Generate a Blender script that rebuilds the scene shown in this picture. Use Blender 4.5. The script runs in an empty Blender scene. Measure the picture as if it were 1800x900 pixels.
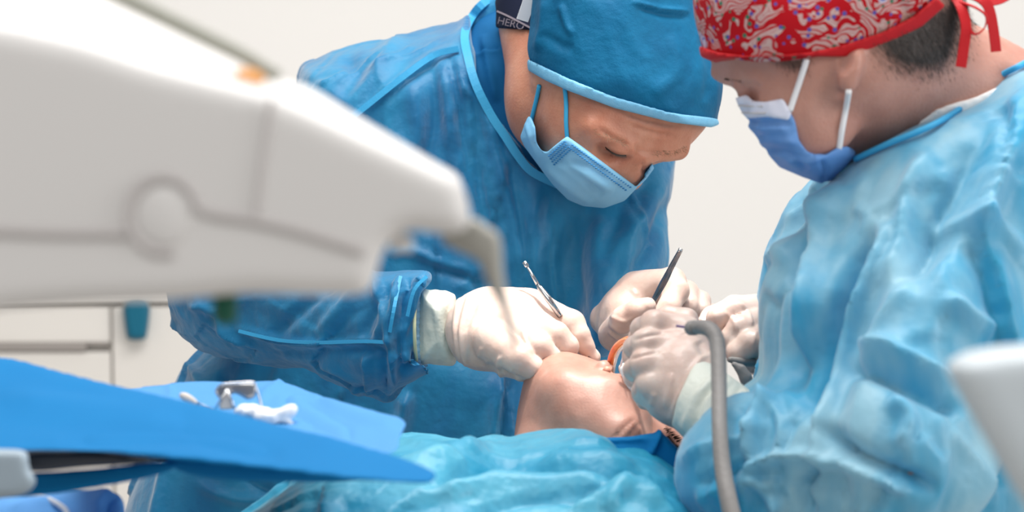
import bpy, math, random
import numpy as np
from mathutils import Vector

# ---------------------------------------------------------------- camera, world, lights, exposure
sc = bpy.context.scene
FPX, IW, IH = 4650.0, 1800.0, 900.0
PITCH = math.radians(6.0)
CAM = np.array([0.0, 0.0, 1.35])
RIGHT = np.array([1.0, 0.0, 0.0])
FWD = np.array([0.0, math.cos(PITCH), -math.sin(PITCH)])
UP = np.array([0.0, math.sin(PITCH), math.cos(PITCH)])

cd = bpy.data.cameras.new('camera')
cd.sensor_width = 36.0
cd.lens = FPX / IW * 36.0
cd.clip_start = 0.05
cd.dof.use_dof = True
cd.dof.focus_distance = 2.45
cd.dof.aperture_fstop = 6.2
cam = bpy.data.objects.new('camera', cd)
sc.collection.objects.link(cam)
cam.location = CAM
cam.rotation_euler = (math.radians(90) - PITCH, 0, 0)
sc.camera = cam

w = bpy.data.worlds.new('room_light')
sc.world = w
w.use_nodes = True
w.node_tree.nodes['Background'].inputs[0].default_value = (1.0, 0.985, 0.965, 1)
w.node_tree.nodes['Background'].inputs[1].default_value = 0.39

def area_light(name, loc, target, size, power, col=(1, 1, 1), sy=None):
    l = bpy.data.lights.new(name, 'AREA')
    l.size = size
    if sy:
        l.shape = 'RECTANGLE'; l.size_y = sy
    l.energy = power
    l.color = col
    o = bpy.data.objects.new(name, l)
    sc.collection.objects.link(o)
    o.location = loc
    o.rotation_euler = (Vector(target) - Vector(loc)).to_track_quat('-Z', 'Y').to_euler()
    return o

# ceiling panel and operating lamp spot above the frame, plus added fill lights
area_light('ceiling_panel_light', (0.2, 2.3, 2.75), (0.1, 2.5, 1.0), 1.8, 49, (1, 0.99, 0.97), 1.2)
area_light('right_fill_light', (3.1, 0.9, 1.9), (0.4, 2.4, 1.1), 1.6, 46, (1, 0.99, 0.98), 1.6)  # added soft fill from the right, no window behind it
area_light('front_fill_light', (-0.5, 0.2, 2.72), (0.0, 1.8, 1.1), 1.4, 10, (1, 0.99, 0.975), 0.8)  # unseen fill added to lift the surfaces facing the camera
area_light('wall_fill_light', (0.0, 4.1, 2.78), (0.0, 4.6, 0.8), 3.6, 12, (1, 0.985, 0.965), 0.6)  # unseen fill added to brighten the back wall
sp = bpy.data.lights.new('operating_lamp_light', 'SPOT')
sp.energy = 92
sp.spot_size = math.radians(17)
sp.spot_blend = 0.55
sp.shadow_soft_size = 0.035
sp.color = (1.0, 0.95, 0.86)
spo = bpy.data.objects.new('operating_lamp_light', sp)
sc.collection.objects.link(spo)
spo.location = (0.18, 2.40, 2.25)
spo.rotation_euler = (Vector((0.075, 2.36, 1.02)) - spo.location).to_track_quat('-Z', 'Y').to_euler()

sc.view_settings.view_transform = 'Standard'
sc.view_settings.look = 'None'
sc.view_settings.exposure = 0.28
sc.cycles.max_bounces = 6
sc.cycles.transparent_max_bounces = 6
sc.view_settings.gamma = 1.0
sc.view_settings.use_curve_mapping = False

# ---------------------------------------------------------------- geometry helpers
# signed distance modelling is done in camera axes (x right, y up, z depth, metres)
def P(px, py, d):
    return np.array([(px - IW / 2) / FPX * d, -(py - IH / 2) / FPX * d, d])

def to_world(v):
    v = np.asarray(v, float)
    return CAM + v[:, :1] * RIGHT + v[:, 1:2] * UP + v[:, 2:3] * FWD

def from_world(p):
    q = np.asarray(p, float) - CAM
    return np.array([q @ RIGHT, q @ UP, q @ FWD])

def PW(px, py, d):
    return to_world(P(px, py, d)[None])[0]

def pix(p):
    return IW / 2 + p[:, 0] / p[:, 2] * FPX, IH / 2 - p[:, 1] / p[:, 2] * FPX

def crom(pts, n=6, closed=True):
    pts = [np.array(p, float) for p in pts]
    m = len(pts)
    out = []
    for i in range(m if closed else m - 1):
        if closed:
            a, b, c, d = pts[i - 1], pts[i], pts[(i + 1) % m], pts[(i + 2) % m]
        else:
            a, b, c, d = pts[max(i - 1, 0)], pts[i], pts[i + 1], pts[min(i + 2, m - 1)]
        for k in range(n):
            t = k / n
            out.append(0.5 * ((2 * b) + (c - a) * t + (2 * a - 5 * b + 4 * c - d) * t * t + (3 * b - a - 3 * c + d) * t ** 3))
    if not closed:
        out.append(pts[-1])
    return np.array(out)

class Poly:
    """signed pixel distance to an outline, tabulated"""
    def __init__(self, pts, smooth=True, step=4.0, margin=220):
        q = crom(pts, 5) if smooth else np.array(pts, float)
        lo, hi = q.min(0) - margin, q.max(0) + margin
        self.lo, self.step = lo, step
        nx, ny = int((hi[0] - lo[0]) / step) + 2, int((hi[1] - lo[1]) / step) + 2
        X, Y = np.meshgrid(lo[0] + np.arange(nx) * step, lo[1] + np.arange(ny) * step, indexing='ij')
        best = np.full(X.shape, 1e18)
        ins = np.zeros(X.shape, bool)
        n = len(q)
        for i in range(n):
            a, b = q[i], q[(i + 1) % n]
            e = b - a
            L = e @ e
            if L < 1e-12:
                continue
            t = np.clip(((X - a[0]) * e[0] + (Y - a[1]) * e[1]) / L, 0, 1)
            dd = (X - a[0] - t * e[0]) ** 2 + (Y - a[1] - t * e[1]) ** 2
            np.minimum(best, dd, out=best)
            c = (a[1] > Y) != (b[1] > Y)
            if e[1] != 0:
                ins ^= c & (X < a[0] + (Y - a[1]) / e[1] * e[0])
        self.t = np.where(ins, -1, 1) * np.sqrt(best)
    def __call__(self, px, py):
        u = np.clip((px - self.lo[0]) / self.step, 0, self.t.shape[0] - 1.001)
        v = np.clip((py - self.lo[1]) / self.step, 0, self.t.shape[1] - 1.001)
        i, j = u.astype(int), v.astype(int)
        fu, fv = u - i, v - j
        t = self.t
        return (t[i, j] * (1 - fu) + t[i + 1, j] * fu) * (1 - fv) + (t[i, j + 1] * (1 - fu) + t[i + 1, j + 1] * fu) * fv

def infl(poly, z0, R, T, back=None):
    """a rounded solid with the outline poly, half thickness T at depth z0, edge radius R px"""
    pl = poly if isinstance(poly, Poly) else Poly(poly)
    zf = z0 if callable(z0) else (lambda px, py: z0)
    def f(p):
        px, py = pix(p)
        d2 = pl(px, py) * p[:, 2] / FPX
        Rm = R * p[:, 2] / FPX
        dz = p[:, 2] - zf(px, py)
        Tt = np.where(dz > 0, back if back else T, T)
        g = np.maximum(1.0, Rm / Tt)
        return (np.sqrt(np.maximum(Rm + d2, 0) ** 2 + (dz * Rm / Tt) ** 2) - Rm) / g
    return f

def prism(poly, lo=-9, hi=9, smooth=True):
    pl = poly if isinstance(poly, Poly) else Poly(poly, smooth)
    def f(p):
        px, py = pix(p)
        return np.maximum(np.maximum(pl(px, py) * p[:, 2] / FPX, lo - p[:, 2]), p[:, 2] - hi)
    return f

def cone(a, b, ra, rb):
    a, b = np.asarray(a, float), np.asarray(b, float)
    ba = b - a
    L = ba @ ba + 1e-12
    def f(p):
        q = p - a
        t = np.clip(q @ ba / L, 0, 1)
        return np.sqrt(((q - t[:, None] * ba) ** 2).sum(1)) - (ra + t * (rb - ra))
    return f

def ell(c, r, rot=None):
    c, r = np.asarray(c, float), np.asarray(r, float)
    def f(p):
        q = p - c
        if rot is not None:
            q = q @ rot
        k0 = np.sqrt(((q / r) ** 2).sum(1))
        k1 = np.sqrt(((q / r ** 2) ** 2).sum(1)) + 1e-9
        return k0 * (k0 - 1) / k1
    return f

def rotz(deg):
    a = math.radians(deg)
    return np.array([[math.cos(a), -math.sin(a), 0], [math.sin(a), math.cos(a), 0], [0, 0, 1]])

def pcone(a, b):            # (px, py, depth, radius px)
    return cone(P(*a[:3]), P(*b[:3]), a[3] * a[2] / FPX, b[3] * b[2] / FPX)

def smin(a, b, k):
    h = np.clip(0.5 + 0.5 * (b - a) / k, 0, 1)
    return b + (a - b) * h - k * h * (1 - h)

def U(k, *fs):
    def f(p):
        d = fs[0](p)
        for g in fs[1:]:
            d = smin(d, g(p), k)
        return d
    return f

def chain(pts, k=0.004):
    return U(k, *[pcone(a, b) for a, b in zip(pts[:-1], pts[1:])])

def sub(a, b, k=0.004):
    return lambda p: -smin(-a(p), b(p), k)

def inter(*fs):
    return lambda p: np.maximum.reduce([f(p) for f in fs])

def off(f, t):
    return lambda p: f(p) - t

def surf(f, pts, d0, d1, lift=0.0, n=400):
    """depth at which the view through each pixel first meets f"""
    out = []
    ds = np.linspace(d0, d1, n)
    for px, py in pts:
        v = f(np.array([P(px, py, d) for d in ds]))
        k = np.argmax(v < 0) if (v < 0).any() else int(np.argmin(v))
        out.append(P(px, py, ds[k] - lift))
    return np.array(out)

def axis(lo, hi, h, fine=()):
    out = [lo]
    while out[-1] < hi:
        s = h
        for a, b, hf in fine:
            if a <= out[-1] <= b:
                s = min(s, hf)
        out.append(out[-1] + s)
    return np.array(out)

def bounds(points, pad):
    p = np.array(points)
    return p.min(0) - pad, p.max(0) + pad

def mesh_sdf(f, lo, hi, h, fine=None, smooth=1):
    """surface nets on a (possibly graded) grid; returns verts (camera axes) and quads"""
    fine = fine or ((), (), ())
    ax = [axis(lo[i], hi[i], h, fine[i]) for i in range(3)]
    B = 4
    ax = [np.concatenate([a, a[-1] + (np.arange(1, (-len(a)) % B + 1)) * h]) for a in ax]
    n = [len(a) for a in ax]
    nb = [k // B for k in n]
    cen = [0.5 * (a[::B] + a[B - 1::B]) for a in ax]
    half = [0.5 * (a[B - 1::B] - a[::B]) for a in ax]
    G = np.stack(np.meshgrid(*cen, indexing='ij'), -1).reshape(-1, 3)
    Hd = np.sqrt(sum(x ** 2 for x in np.meshgrid(*half, indexing='ij'))).ravel()
    val = np.concatenate([f(G[i:i + 400000]) for i in range(0, len(G), 400000)])
    V = np.repeat(np.repeat(np.repeat(val.reshape(nb).astype(np.float32), B, 0), B, 1), B, 2)
    act = np.nonzero(np.abs(val) < Hd * 1.6 + 1.5 * h)[0]
    bi = np.stack(np.unravel_index(act, nb), -1)
    o = np.stack(np.meshgrid(*[np.arange(B)] * 3, indexing='ij'), -1).reshape(-1, 3)
    for s in range(0, len(bi), 8000):
        idx = (bi[s:s + 8000, None, :] * B + o[None]).reshape(-1, 3)
        pts = np.stack([ax[i][idx[:, i]] for i in range(3)], -1)
        V[idx[:, 0], idx[:, 1], idx[:, 2]] = f(pts)
    V[0] = V[-1] = 1; V[:, 0] = V[:, -1] = 1; V[:, :, 0] = V[:, :, -1] = 1
    S = V < 0
    c = S[:-1, :-1, :-1].astype(np.int8)
    cnt = np.zeros(c.shape, np.int8)
    for dx in (0, 1):
        for dy in (0, 1):
            for dz in (0, 1):
                cnt += S[dx:n[0] - 1 + dx, dy:n[1] - 1 + dy, dz:n[2] - 1 + dz]
    I = np.stack(np.nonzero((cnt > 0) & (cnt < 8)), -1)
    vid = np.full(c.shape, -1, np.int32)
    vid[I[:, 0], I[:, 1], I[:, 2]] = np.arange(len(I))
    acc = np.zeros((len(I), 3)); wt = np.zeros(len(I))
    corners = [(a, b, d) for a in (0, 1) for b in (0, 1) for d in (0, 1)]
    cp, cv = {}, {}
    for k in corners:
        J = I + np.array(k)
        cv[k] = V[J[:, 0], J[:, 1], J[:, 2]]
        cp[k] = np.stack([ax[i][J[:, i]] for i in range(3)], -1)
    for a in corners:
        for i in range(3):
            if a[i] == 0:
                b = list(a); b[i] = 1; b = tuple(b)
                m = (cv[a] < 0) != (cv[b] < 0)
                t = np.where(m, cv[a] / np.where(m, cv[a] - cv[b], 1), 0)
                q = cp[a] + t[:, None] * (cp[b] - cp[a])
                acc += q * m[:, None]; wt += m
    verts = acc / wt[:, None]
    quads = []
    for i in range(3):
        sl0 = [slice(None)] * 3; sl1 = [slice(None)] * 3
        sl0[i] = slice(0, -1); sl1[i] = slice(1, None)
        A, Bb = S[tuple(sl0)], S[tuple(sl1)]
        E = np.stack(np.nonzero(A != Bb), -1)
        j, k = (i + 1) % 3, (i + 2) % 3
        ok = (E[:, j] > 0) & (E[:, k] > 0) & (E[:, j] < n[j] - 1) & (E[:, k] < n[k] - 1)
        E = E[ok]
        ej, ek = np.eye(3, dtype=int)[j], np.eye(3, dtype=int)[k]
        q = [E - ej - ek, E - ek, E, E - ej]
        q = np.stack([vid[x[:, 0], x[:, 1], x[:, 2]] for x in q], -1)
        ins = A[E[:, 0], E[:, 1], E[:, 2]]
        q[~ins] = q[~ins][:, ::-1]
        quads.append(q)
    quads = np.concatenate(quads)
    for _ in range(smooth):
        verts = relax(verts, quads, 0.5)
    return verts, quads

def relax(v, q, lam):
    s = np.zeros_like(v); c = np.zeros(len(v))
    for a, b in ((0, 1), (1, 2), (2, 3), (3, 0)):
        for x, y in ((a, b), (b, a)):
            for i in range(3):
                s[:, i] += np.bincount(q[:, x], v[q[:, y], i], len(v))
            c += np.bincount(q[:, x], minlength=len(v))
    return v + lam * (s / np.maximum(c, 1)[:, None] - v)

def vnormals(v, q):
    fn = np.cross(v[q[:, 2]] - v[q[:, 0]], v[q[:, 3]] - v[q[:, 1]])
    nn = np.zeros_like(v)
    for a in range(4):
        for i in range(3):
            nn[:, i] += np.bincount(q[:, a], fn[:, i], len(v))
    return nn / (np.linalg.norm(nn, axis=1)[:, None] + 1e-12)

# folds ------------------------------------------------------------
def seg_dist(px, py, pts, closed=False):
    pts = crom(pts, 5, False)
    best = np.full(px.shape, 1e18); tt = np.zeros(px.shape); sg = np.zeros(px.shape)
    L = np.concatenate([[0], np.cumsum(np.linalg.norm(np.diff(pts, axis=0), axis=1))])
    for i in range(len(pts) - 1):
        a, e = pts[i], pts[i + 1] - pts[i]
        l2 = e @ e + 1e-9
        t = np.clip(((px - a[0]) * e[0] + (py - a[1]) * e[1]) / l2, 0, 1)
        dd = (px - a[0] - t * e[0]) ** 2 + (py - a[1] - t * e[1]) ** 2
        m = dd < best
        best = np.where(m, dd, best)
        tt = np.where(m, (L[i] + t * math.sqrt(l2)) / L[-1], tt)
        sg = np.where(m, np.sign(e[0] * (py - a[1]) - e[1] * (px - a[0])), sg)
    return np.sqrt(best), tt, sg

def folds(lst):
    """lst of (pts, width px, height m, kind): r ridge, g groove, s step, t tent"""
    def f(v, n):
        px, py = pix(v)
        out = np.zeros(len(v))
        for pts, wd, amp, kind in lst:
            d, t, sg = seg_dist(px, py, pts)
            env = np.clip(np.minimum(t, 1 - t) * 6, 0, 1) ** 0.7
            env = np.where(d < wd * 6, env, 0)
            if kind == 'r':
                out += amp * env * np.exp(-(d / wd) ** 2)
            elif kind == 'g':
                out -= amp * env * np.exp(-(d / wd) ** 2)
            elif kind == 't':
                out += amp * env * np.clip(1 - d / wd, 0, 1)
            elif kind == 's':
                out += amp * env * np.tanh(sg * d / wd * 3) * np.exp(-(d / wd / 2.5) ** 2)
        return out
    return f

def hash3(i):
    i = i.astype(np.int64)
    h = (i[..., 0] * 374761393 + i[..., 1] * 668265263 + i[..., 2] * 1274126177) & 0x7fffffff
    r = []
    for k in range(3):
        h = ((h ^ (h >> 13)) * 1103515245 + 12345 + k * 7919) & 0x7fffffff
        r.append((h & 0xffff) / 65535.0)
    return np.stack(r, -1)

def crumple(cell, amp, ridge=0.5, stretch=(1, 1, 1), rot=None, seed=0, mask=None):
    """flat facets with sharp creases, as in crumpled sheet material"""
    S = np.array(stretch, float)
    def f(v, n):
        p = v @ rot if rot is not None else v
        p = p / (cell * S) + seed * 17.3
        b = np.floor(p).astype(int)
        F1 = np.full(len(p), 9.0); F2 = np.full(len(p), 9.0)
        C = np.zeros_like(p); Rv = np.zeros_like(p)
        for o in np.ndindex(3, 3, 3):
            c = b + np.array(o) - 1
            h = hash3(c)
            q = c + h
            d = np.sqrt(((p - q) ** 2).sum(1))
            m1 = d < F1
            F2 = np.where(m1, F1, np.minimum(F2, d))
            F1 = np.where(m1, d, F1)
            C = np.where(m1[:, None], q, C)
            Rv = np.where(m1[:, None], hash3(c + 101) * 2 - 1, Rv)
        e = np.clip((F2 - F1) / 0.35, 0, 1)
        e = e * e * (3 - 2 * e)
        out = amp * (((p - C) * Rv).sum(1) * e + ridge * (1 - e) * (Rv[:, 0]))
        return out * (mask(v) if mask else 1)
    return f

def gnoise(p):
    b = np.floor(p).astype(int); t = p - b
    t = t * t * (3 - 2 * t)
    out = 0
    for o in np.ndindex(2, 2, 2):
        o = np.array(o)
        wgt = np.prod(np.where(o == 1, t, 1 - t), axis=1)
        out = out + wgt * hash3(b + o)[:, 0]
    return out * 2 - 1

def rumple(scale, amp, stretch=(1, 1, 1), rot=None, ridged=True, seed=0):
    S = np.array(stretch, float)
    def f(v, n):
        p = (v @ rot if rot is not None else v) / (scale * S) + seed * 9.1
        a = gnoise(p); b = gnoise(p * 2.1 + 5)
        if ridged:
            a = 0.5 - np.abs(a) * 1.6; b = 0.5 - np.abs(b) * 1.6
        return amp * (a + 0.45 * b)
    return f

def displace(v, q, *fs, it=1):
    n = vnormals(v, q)
    d = sum(f(v, n) for f in fs)
    return v + n * d[:, None]

def sheet_data(poly, zf, R, T, h, lo_px, hi_px):
    """a cloth with outline poly that follows the depth function zf"""
    zc = 2.0
    f = infl(poly, zc, R, T)
    lo, hi = bounds([P(*lo_px, zc - T), P(*hi_px, zc + T)], 0.012)
    v, q = mesh_sdf(f, lo, hi, h)
    px, py = pix(v)
    z = zf(px, py) + v[:, 2] - zc
    return np.stack([(px - IW / 2) / FPX * z, -(py - IH / 2) / FPX * z, z], -1), q

# objects ----------------------------------------------------------
COL = sc.collection
def tag(o, label=None, cat=None, group=None, kind=None):
    if label: o['label'] = label
    if cat: o['category'] = cat
    if group: o['group'] = group
    if kind: o['kind'] = kind
    return o

def origin(o):
    return np.array(o.matrix_basis.translation) if o.parent is None else origin(o.parent)

def make(name, v, faces, mat, parent=None, smooth=True, cam_axes=True):
    v = np.asarray(v, float)
    if cam_axes:
        v = to_world(v)
    o0 = origin(parent) if parent else np.array([*(0.5 * (v.min(0) + v.max(0)))[:2], v[:, 2].min()])
    me = bpy.data.meshes.new(name)
    if isinstance(faces, np.ndarray):
        k = faces.shape[1]
        me.vertices.add(len(v)); me.vertices.foreach_set('co', (v - o0).ravel())
        me.loops.add(faces.size); me.loops.foreach_set('vertex_index', faces.ravel().astype(np.int32))
        me.polygons.add(len(faces))
        me.polygons.foreach_set('loop_start', np.arange(len(faces), dtype=np.int32) * k)
        me.update(calc_edges=True)
    else:
        me.from_pydata([tuple(x) for x in (v - o0)], [], faces)
    if smooth:
        me.polygons.foreach_set('use_smooth', np.ones(len(me.polygons), bool))
    me.materials.append(mat)
    me.update()
    o = bpy.data.objects.new(name, me)
    COL.objects.link(o)
    if parent:
        o.parent = parent
    else:
        o.location = o0
    return o

def sdf_obj(name, f, lo, hi, h, mat, parent=None, fine=None, smooth=1, disp=()):
    v, q = mesh_sdf(f, lo, hi, h, fine, smooth)
    if disp:
        v = displace(v, q, *disp)
    return make(name, v, q, mat, parent)

def tube_data(pts, r, n=10, smooth=6, caps=True):
    pts = np.array(pts, float)
    m = len(pts)
    rr = np.broadcast_to(np.asarray(r, float), (m,))
    if smooth:
        pp = crom(np.concatenate([pts, rr[:, None]], 1), smooth, False)
        pts, rr = pp[:, :3], np.maximum(pp[:, 3], 1e-5)
    T = np.gradient(pts, axis=0)
    T /= np.linalg.norm(T, axis=1)[:, None] + 1e-12
    u = np.cross(T[0], [0.31, 0.87, 0.38]); u /= np.linalg.norm(u)
    V, Fc = [], []
    for i in range(len(pts)):
        u = u - T[i] * (u @ T[i]); u /= np.linalg.norm(u)
        wv = np.cross(T[i], u)
        for k in range(n):
            a = 2 * math.pi * k / n
            V.append(pts[i] + rr[i] * (u * math.cos(a) + wv * math.sin(a)))
    for i in range(len(pts) - 1):
        for k in range(n):
            Fc.append((i * n + k, i * n + (k + 1) % n, (i + 1) * n + (k + 1) % n, (i + 1) * n + k))
    if caps:
        Fc.append(tuple(range(n))[::-1])
        Fc.append(tuple((len(pts) - 1) * n + k for k in range(n)))
    return np.array(V), Fc

def tube(name, pts, r, mat, parent=None, n=10, smooth=6, cam_axes=True):
    v, f = tube_data(pts, r, n, smooth)
    return make(name, v, f, mat, parent, cam_axes=cam_axes)

def ribbon(name, pts, wd, th, mat, parent=None, side=None, smooth=5, cam_axes=True):
    """flat band; side = direction across the band (camera axes)"""
    pts = crom(pts, smooth, False) if smooth else np.array(pts, float)
    T = np.gradient(pts, axis=0); T /= np.linalg.norm(T, axis=1)[:, None] + 1e-12
    V, Fc = [], []
    for i in range(len(pts)):
        s = np.array(side, float) if side is not None else np.cross(T[i], [0, 0, 1])
        s = s - T[i] * (s @ T[i]); s /= np.linalg.norm(s)
        nn = np.cross(T[i], s)
        for a, b in ((-1, -1), (1, -1), (1, 1), (-1, 1)):
            V.append(pts[i] + s * a * wd / 2 + nn * b * th / 2)
    m = len(pts)
    for i in range(m - 1):
        for k in range(4):
            Fc.append((i * 4 + k, i * 4 + (k + 1) % 4, (i + 1) * 4 + (k + 1) % 4, (i + 1) * 4 + k))
    Fc += [(3, 2, 1, 0), tuple((m - 1) * 4 + k for k in range(4))]
    return make(name, np.array(V), Fc, mat, parent, smooth=False, cam_axes=cam_axes)

def box(name, lo, hi, mat, parent=None, bevel=0.0):
    x0, y0, z0 = lo; x1, y1, z1 = hi
    V = [(x0, y0, z0), (x1, y0, z0), (x1, y1, z0), (x0, y1, z0), (x0, y0, z1), (x1, y0, z1), (x1, y1, z1), (x0, y1, z1)]
    Fc = [(0, 3, 2, 1), (4, 5, 6, 7), (0, 1, 5, 4), (1, 2, 6, 5), (2, 3, 7, 6), (3, 0, 4, 7)]
    o = make(name, V, Fc, mat, parent, smooth=False, cam_axes=False)
    if bevel:
        m = o.modifiers.new('bevel', 'BEVEL'); m.width = bevel; m.segments = 3
    return o

# materials --------------------------------------------------------
def nodes_of(m):
    m.use_nodes = True
    nt = m.node_tree
    return nt, nt.nodes['Principled BSDF'], nt.nodes['Material Output']

def N(nt, kind, **kw):
    nd = nt.nodes.new(kind)
    for k, val in kw.items():
        if k in nd.inputs:
            nd.inputs[k].default_value = val
        else:
            setattr(nd, k, val)
    return nd

def pmat(name, col, rough=0.5, spec=0.5, metal=0.0, sss=0.0, sss_r=(1, 0.3, 0.15), var=0.0, vscale=30, col2=None,
         bump=0.0, bscale=200, bump2=0.0, b2scale=30, transl=0.0, transp=0.0, sheen=0.0, coat=0.0, trans=0.0,
         vstretch=None, vrot=0.0, vrange=(0.35, 0.68)):
    m = bpy.data.materials.new(name)
    nt, b, out = nodes_of(m)
    b.inputs['Base Color'].default_value = (*col, 1)
    b.inputs['Roughness'].default_value = rough
    b.inputs['Specular IOR Level'].default_value = spec
    b.inputs['Metallic'].default_value = metal
    b.inputs['Sheen Weight'].default_value = sheen
    b.inputs['Coat Weight'].default_value = coat
    b.inputs['Transmission Weight'].default_value = trans
    if sss:
        b.inputs['Subsurface Weight'].default_value = sss
        b.inputs['Subsurface Radius'].default_value = sss_r
        b.inputs['Subsurface Scale'].default_value = 0.01
    tc = N(nt, 'ShaderNodeTexCoord')
    csock = None
    if var:
        nz = N(nt, 'ShaderNodeTexNoise', Scale=vscale, Detail=4.0, Roughness=0.6)
        if vstretch:
            mp_ = N(nt, 'ShaderNodeMapping'); mp_.inputs['Scale'].default_value = vstretch; mp_.inputs['Rotation'].default_value = (0, vrot, 0)
            nt.links.new(tc.outputs['Object'], mp_.inputs['Vector']); nt.links.new(mp_.outputs[0], nz.inputs['Vector'])
        else:
            nt.links.new(tc.outputs['Object'], nz.inputs['Vector'])
        mx = N(nt, 'ShaderNodeMix', data_type='RGBA')
        rp = N(nt, 'ShaderNodeMapRange'); rp.inputs[1].default_value, rp.inputs[2].default_value = vrange
        rp.inputs[4].default_value = var
        nt.links.new(nz.outputs['Fac'], rp.inputs[0])
        mx.inputs[6].default_value = (*col, 1)
        mx.inputs[7].default_value = (*(col2 or [c * 0.6 for c in col]), 1)
        nt.links.new(rp.outputs[0], mx.inputs[0])
        csock = mx.outputs[2]
        nt.links.new(csock, b.inputs['Base Color'])
    nrm = None
    for st, scl in ((bump2, b2scale), (bump, bscale)):
        if st:
            nz = N(nt, 'ShaderNodeTexNoise', Scale=scl, Detail=3.0)
            nt.links.new(tc.outputs['Object'], nz.inputs['Vector'])
            bp = N(nt, 'ShaderNodeBump', Strength=st, Distance=0.6 / scl)
            nt.links.new(nz.outputs['Fac'], bp.inputs['Height'])
            if nrm:
                nt.links.new(nrm, bp.inputs['Normal'])
            nrm = bp.outputs[0]
    if nrm:
        nt.links.new(nrm, b.inputs['Normal'])
    s = b.outputs[0]
    if transl:
        t = N(nt, 'ShaderNodeBsdfTranslucent', Color=(*col, 1))
        if csock: nt.links.new(csock, t.inputs['Color'])
        if nrm: nt.links.new(nrm, t.inputs['Normal'])
        mx = N(nt, 'ShaderNodeMixShader'); mx.inputs[0].default_value = transl
        nt.links.new(s, mx.inputs[1]); nt.links.new(t.outputs[0], mx.inputs[2]); s = mx.outputs[0]
    if transp:
        t = N(nt, 'ShaderNodeBsdfTransparent', Color=(*[min(1, c * 0.5 + 0.5) for c in col], 1))
        mx = N(nt, 'ShaderNodeMixShader'); mx.inputs[0].default_value = transp
        nt.links.new(s, mx.inputs[1]); nt.links.new(t.outputs[0], mx.inputs[2]); s = mx.outputs[0]
    nt.links.new(s, out.inputs['Surface'])
    return m

M = {}
M['wall'] = pmat('wall_paint', (0.84, 0.82, 0.795), 0.85, 0.2, bump=0.05, bscale=120)
M['floor'] = pmat('floor_vinyl', (0.55, 0.53, 0.50), 0.4, 0.4, var=0.4, vscale=8, col2=(0.48, 0.46, 0.43))
M['cabinet'] = pmat('cabinet_lacquer', (0.78, 0.745, 0.70), 0.4, 0.4)
M['slot'] = pmat('handle_slot', (0.33, 0.30, 0.28), 0.6, 0.3)
M['gown'] = pmat('gown_nonwoven_deep', (0.014, 0.325, 0.61), 0.43, 0.45, var=0.8, vscale=16, vstretch=(1.0, 1.0, 0.3), vrot=0.2, vrange=(0.38, 0.62), col2=(0.002, 0.18, 0.43), sheen=0.6, bump=0.30, bscale=1100,  # pale streaks in the colour stand in for sheen on the cloth
                 bump2=0.2, b2scale=45, transl=0.28, transp=0.10)
M['gown_sheer'] = pmat('gown_nonwoven_sheer', (0.012, 0.31, 0.60), 0.45, 0.4, var=0.7, vscale=20, vstretch=(0.5, 1.0, 1.0), vrot=0.7, vrange=(0.40, 0.60), col2=(0.003, 0.20, 0.42), bump=0.35, bscale=1000,
                       bump2=0.25, b2scale=45, transl=0.3, transp=0.20, sheen=0.5)
M['gown_edge'] = pmat('gown_binding', (0.05, 0.42, 0.74), 0.45, 0.4, bump=0.3, bscale=700, transl=0.2)
M['gown_pale'] = pmat('gown_nonwoven_pale', (0.34, 0.66, 0.82), 0.44, 0.55, var=0.95, vscale=9, vstretch=(1.0, 1.0, 0.38), vrot=0.5, vrange=(0.40, 0.60), col2=(0.012, 0.42, 0.72), bump=0.15, bscale=900,  # pale streaks paint in lit facets, saturated ones the doubled folds
                      bump2=0.15, b2scale=26, sheen=0.5, transl=0.34, transp=0.05)
M['drape_teal'] = pmat('drape_film_teal', (0.12, 0.50, 0.68), 0.38, 0.5, var=0.85, vscale=11, vstretch=(0.35, 1.0, 1.0), vrot=-0.15, vrange=(0.40, 0.60), col2=(0.012, 0.33, 0.55), bump=0.2, bscale=900,
                       bump2=0.35, b2scale=24, transl=0.25, transp=0.04)
M['drape_blue'] = pmat('drape_cloth_blue', (0.001, 0.155, 0.39), 0.7, 0.15, var=0.25, vscale=14, col2=(0.001, 0.125, 0.34), bump=0.25, bscale=900)
M['drape_light'] = pmat('drape_cloth_light', (0.075, 0.265, 0.56), 0.7, 0.2, var=0.2, vscale=12, col2=(0.05, 0.23, 0.50), bump=0.35, bscale=900)
M['scrub'] = pmat('scrub_cotton', (0.006, 0.105, 0.27), 0.8, 0.15, var=0.4, vscale=25, col2=(0.004, 0.075, 0.20), bump=0.3, bscale=1200)
M['cap'] = pmat('cap_nonwoven', (0.002, 0.135, 0.28), 0.6, 0.2, var=0.6, vscale=22, col2=(0.001, 0.085, 0.20), bump=0.35, bscale=1000,
                bump2=0.2, b2scale=60, transl=0.1)
M['cap_band'] = pmat('cap_band_elastic', (0.16, 0.44, 0.66), 0.6, 0.3, var=0.4, vscale=200, col2=(0.24, 0.52, 0.72), bump=0.5, bscale=900)
M['mask'] = pmat('mask_blue', (0.30, 0.64, 0.90), 0.6, 0.3, var=0.4, vscale=22, col2=(0.18, 0.54, 0.84), bump=0.2, bscale=900, transl=0.25)
M['mask_dark'] = pmat('mask_stitch', (0.03, 0.22, 0.50), 0.6, 0.2)
M['mask2'] = pmat('mask_periwinkle', (0.14, 0.33, 0.72), 0.55, 0.3, var=0.5, vscale=30, col2=(0.22, 0.42, 0.78), bump=0.2, bscale=900, transl=0.2)
M['mask_white'] = pmat('mask_white', (0.66, 0.68, 0.80), 0.6, 0.3, bump=0.2, bscale=900)
M['loop_blue'] = pmat('ear_loop_blue', (0.04, 0.36, 0.62), 0.6, 0.3)
M['loop_white'] = pmat('ear_loop_white', (0.80, 0.80, 0.82), 0.6, 0.3)
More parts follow.
